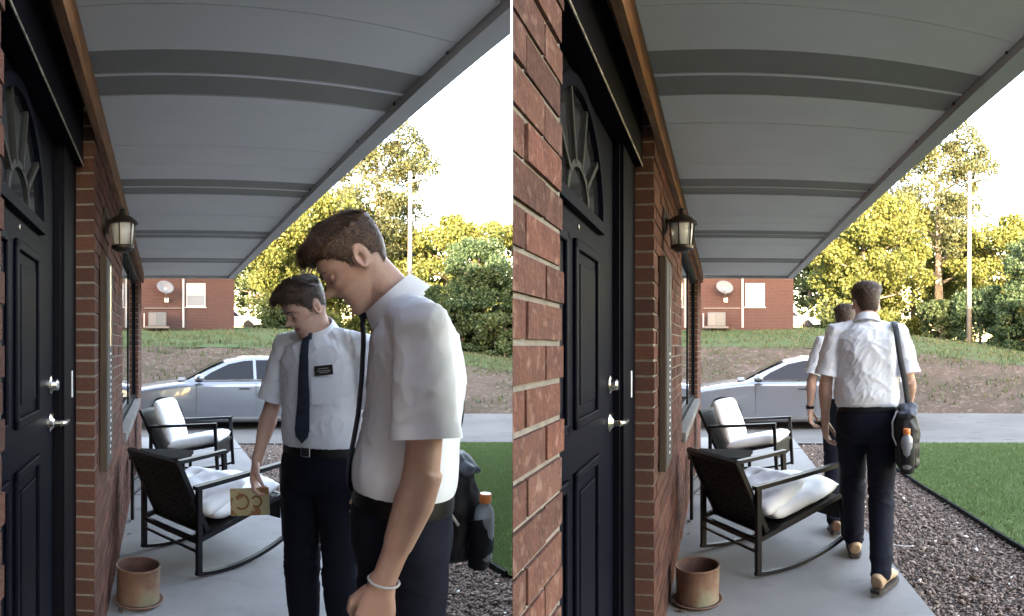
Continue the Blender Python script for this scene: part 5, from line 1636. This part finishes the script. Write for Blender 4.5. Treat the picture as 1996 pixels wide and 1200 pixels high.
# ---- what they carry
def on_person(P, name, label, cat, group=None):
    o = link(bpy.data.objects.new(name, None)); o.empty_display_size = .1
    o.location = P.location; o.rotation_euler = P.rotation_euler; o.scale = P.scale
    return tag(o, label, cat, group)
def wristwatch(P, spec, label):
    J = spec['J']; w = Vector(J['wrL']); e = Vector(J['elL']); d = (e - w).normalized()
    W = on_person(P, 'wristwatch', label, 'watch')
    m = MB(); m.tube([w + d * .014, w + d * .036], [.0305, .0315], 20); m.build('strap', M_belt, W, smooth=40)
    m = MB(); m.lathe([(.017, 0), (.017, .009), (0, .010)], 16); q = Vector((-1, 0, 0)).to_track_quat('Z', 'Y').to_matrix().to_4x4(); m.xf(Matrix.Translation(w + d * .025 + Vector((-.028, 0, 0))) @ q); m.build('dial', M_darkplastic, W)
wristwatch(AHEAD, B2, 'black wristwatch on the arm of the man walking ahead')
def bracelet(P, spec):
    J = spec['J']; w = Vector(J['wrL']); e = Vector(J['elL']); d = (e - w).normalized()
    c = w + d * .012; x = d.cross(Vector((0, 1, 0))).normalized(); y2 = d.cross(x)
    m = MB(); m.tube([c + (x * math.cos(t) + y2 * math.sin(t)) * .0315 + d * .006 * math.sin(t) for t in [2 * math.pi * i / 24 for i in range(25)]], .0028, 6, caps=False)
    o = on_person(P, 'cord_bracelet', 'thin pale cord bracelet on the wrist of the bowed man', 'bracelet')
    m.build('band', M_cord, o, smooth=True)
bracelet(NEAR, A1)
def booklet():
    J = A2['J']; w = Vector(J['wrR'])
    K = on_person(SECOND, 'booklet', 'small cream booklet with brown print held down by the second man', 'booklet')
    M_bk = mat('booklet_cover', (.36, .33, .20), .6, col2=(.30, .24, .12), nscale=14, col3=(.22, .09, .03), n3scale=18, r3=(.55, .6))
    TM = Matrix.Translation(w + Vector((-.005, .058, -.168))) @ Matrix.Rotation(R(30), 4, 'Z') @ Matrix.Rotation(R(4), 4, 'Y') @ Matrix.Rotation(R(10), 4, 'X')
    m = MB(); m.box(-.085, .085, -.006, -.003, -.058, .058); m.xf(TM); m.build('cover', M_bk, K)
    m = MB(); m.box(-.085, .085, .003, .006, -.058, .058); m.xf(TM); m.build('cover', M_bk, K)
    m = MB(); m.box(-.083, .082, -.003, .003, -.056, .056); m.xf(TM); m.build('pages', mat('paper', (.6, .57, .48), .8), K)
    M_pr = mat('brown_print', (.16, .06, .02), .6)
    for sgn in (1, -1):
        m = MB()
        for (cx2, r) in ((-.03, .022), (.035, .03)):
            n = 18
            for i in range(n - 4):
                t0, t1 = 2 * math.pi * i / n + .6, 2 * math.pi * (i + 1) / n + .6
                m.bar((cx2 + r * math.cos(t0), sgn * .0064, r * math.sin(t0)), (cx2 + r * math.cos(t1), sgn * .0064, r * math.sin(t1)), .009, .0012, up=(0, 1, 0))
        m.xf(TM); pr_ = m.build('print', M_pr, K)
booklet()
def bag(k, x, y, z, rz, label, blabel, strap_pts, strap_w=.038, lean=0, bs=1.0):
    B = thing('shoulder_bag', k, x, y, z, rz, label, 'bag', 'black shoulder bags')
    m = MB()
    st = [(-.17, .05, .075), (-.15, .068, .115), (-.05, .075, .135), (.06, .072, .138), (.13, .062, .13), (.165, .045, .115)]
    m.tube([(0, 0, q) for q, a3, b3 in st], [(a3, b3) for q, a3, b3 in st], 26, xdir=(1, 0, 0), sq=.7)
    rr = k * 5 + 2
    bm2 = remesh(m, .009, 3, 'bag_body', lambda c: .012 * mnoise.noise(Vector((c.x * 14, c.y * 14, c.z * 16 + rr))) + .006 * mnoise.noise(Vector((c.x * 35, c.y * 35, c.z * 30))))
    body = put('bag_body', bm2, M_bagc, B)
    m = MB(); m.tube([(0, -.13, .15), (.01, -.06, .19), (0, .02, .185), (0, .10, .17), (0, .15, .175)], [(.05, .02), (.06, .03), (.062, .032), (.055, .028), (.03, .015)], 14, xdir=(1, 0, 0))
    put('flap', remesh(m, .008, 2, 'flap', lambda c: .012 * mnoise.noise(Vector((c.x * 30, c.y * 22, c.z * 30 + rr)))), M_bagg, body)
    m = MB(); m.tube([(-.06, -.05, .17), (-.085, -.075, .11), (-.082, -.085, .03), (-.06, -.11, -.02)], .0055, 7); m.build('cord', M_cord, B, smooth=True)
    inv = (MF[k] @ Vector((x, y, z)))
    Mi = (Matrix.Translation(inv) @ Matrix.Rotation(rz - YAW[k], 4, 'Z') @ Matrix.Scale(bs, 4)).inverted()
    m = MB()
    pts = [Mi @ (MF[k] @ Vector(p)) for p in strap_pts]
    for _ in range(2):
        pts = [pts[0]] + [q for a3, b3 in zip(pts[:-1], pts[1:]) for q in (a3.lerp(b3, .25), a3.lerp(b3, .75))] + [pts[-1]]
    m.tube(pts, [(strap_w / 2, .003)] * len(pts), 8, xdir=Mi.to_3x3() @ (MF[k].to_3x3() @ Vector(bag.sdir)), sq=.5)
    m.build('strap', M_bagc, B, smooth=40)
    # side pocket with bottle
    m = MB(); m.tube([(0, -.150, -.165), (0, -.165, -.10), (0, -.163, -.03), (0, -.158, .0)], [(.040, .034), (.046, .042), (.047, .044), (.047, .045)], 18, xdir=(1, 0, 0), caps=True); m.build('side_pocket', M_bagc, B, smooth=40)
    D = link(bpy.data.objects.new('drink_bottle', None)); D.empty_display_size = .05
    D.location = inv + (Matrix.Rotation(rz - YAW[k], 4, 'Z') @ Vector((0, -.165, -.14))); D.rotation_euler = (R(4), 0, rz - YAW[k])
    tag(D, blabel, 'bottle', 'drink bottles')
    m = MB(); m.lathe([(.030, 0), (.036, .01), (.037, .12), (.036, .15), (.030, .175), (.017, .192), (.0155, .205)], 24); m.build('bottle_body', M_bottle, D, smooth=40)
    m = MB(); m.lathe([(.0300, .006), (.0345, .014), (.0345, .12), (0, .121)], 24); m.build('drink', M_drink, D, smooth=40)
    m = MB(); m.lathe([(.0205, .196), (.021, .20), (.021, .222), (.019, .226), (0, .227)], 24); m.build('cap', M_cap, D, smooth=40)
    B.scale = (bs,) * 3; D.location = inv + (D.location - inv) * bs; D.scale = (bs,) * 3
    return B
bx, by = dir_at(862, 1.68)
sx_, sy_ = NEAR.location.x, NEAR.location.y
def pl(P, v):   # point on a person, in its porch frame
    k = 1 if P in (BACKM, AHEAD) else 0
    w = Matrix.Translation(P.location) @ P.rotation_euler.to_matrix().to_4x4() @ Matrix.Diagonal((*P.scale, 1)) @ Vector(v)
    return MF[k].inverted() @ w
bag.sdir = (.92, .4, 0)
bag(0, bx, by, .955, R(28), 'black shoulder bag hanging behind the bowed man in profile', 'drink bottle with orange cap in the bag of the bowed man',
    [pl(NEAR, (.14, .04, 1.42)), pl(NEAR, (.135, .02, 1.495)), pl(NEAR, (.135, -.06, 1.485)), pl(NEAR, (.14, -.135, 1.42)), pl(NEAR, (.15, -.172, 1.30)), pl(NEAR, (.16, -.172, 1.18)), Vector((bx - .0, by - .02, 1.08))], bs=.78)
bx, by = dir_at(1768 - 998 - 92, 3.60)
bag.sdir = (1, .1, 0)
bag(1, bx, by, .86, R(-18), 'black shoulder bag at the hip of the man walking away', 'drink bottle with orange cap in the bag of the walking man',
    [pl(BACKM, (.165, .15, 1.25)), pl(BACKM, (.16, .10, 1.47)), pl(BACKM, (.16, .02, 1.515)), pl(BACKM, (.165, -.10, 1.46)), pl(BACKM, (.18, -.135, 1.32)), pl(BACKM, (.215, -.14, 1.15)), Vector((bx, by - .04, 1.02))])
# ------------------------------------------------------------------ the same things by the second porch
for o, lab in AB:
    to_other(o, lab)
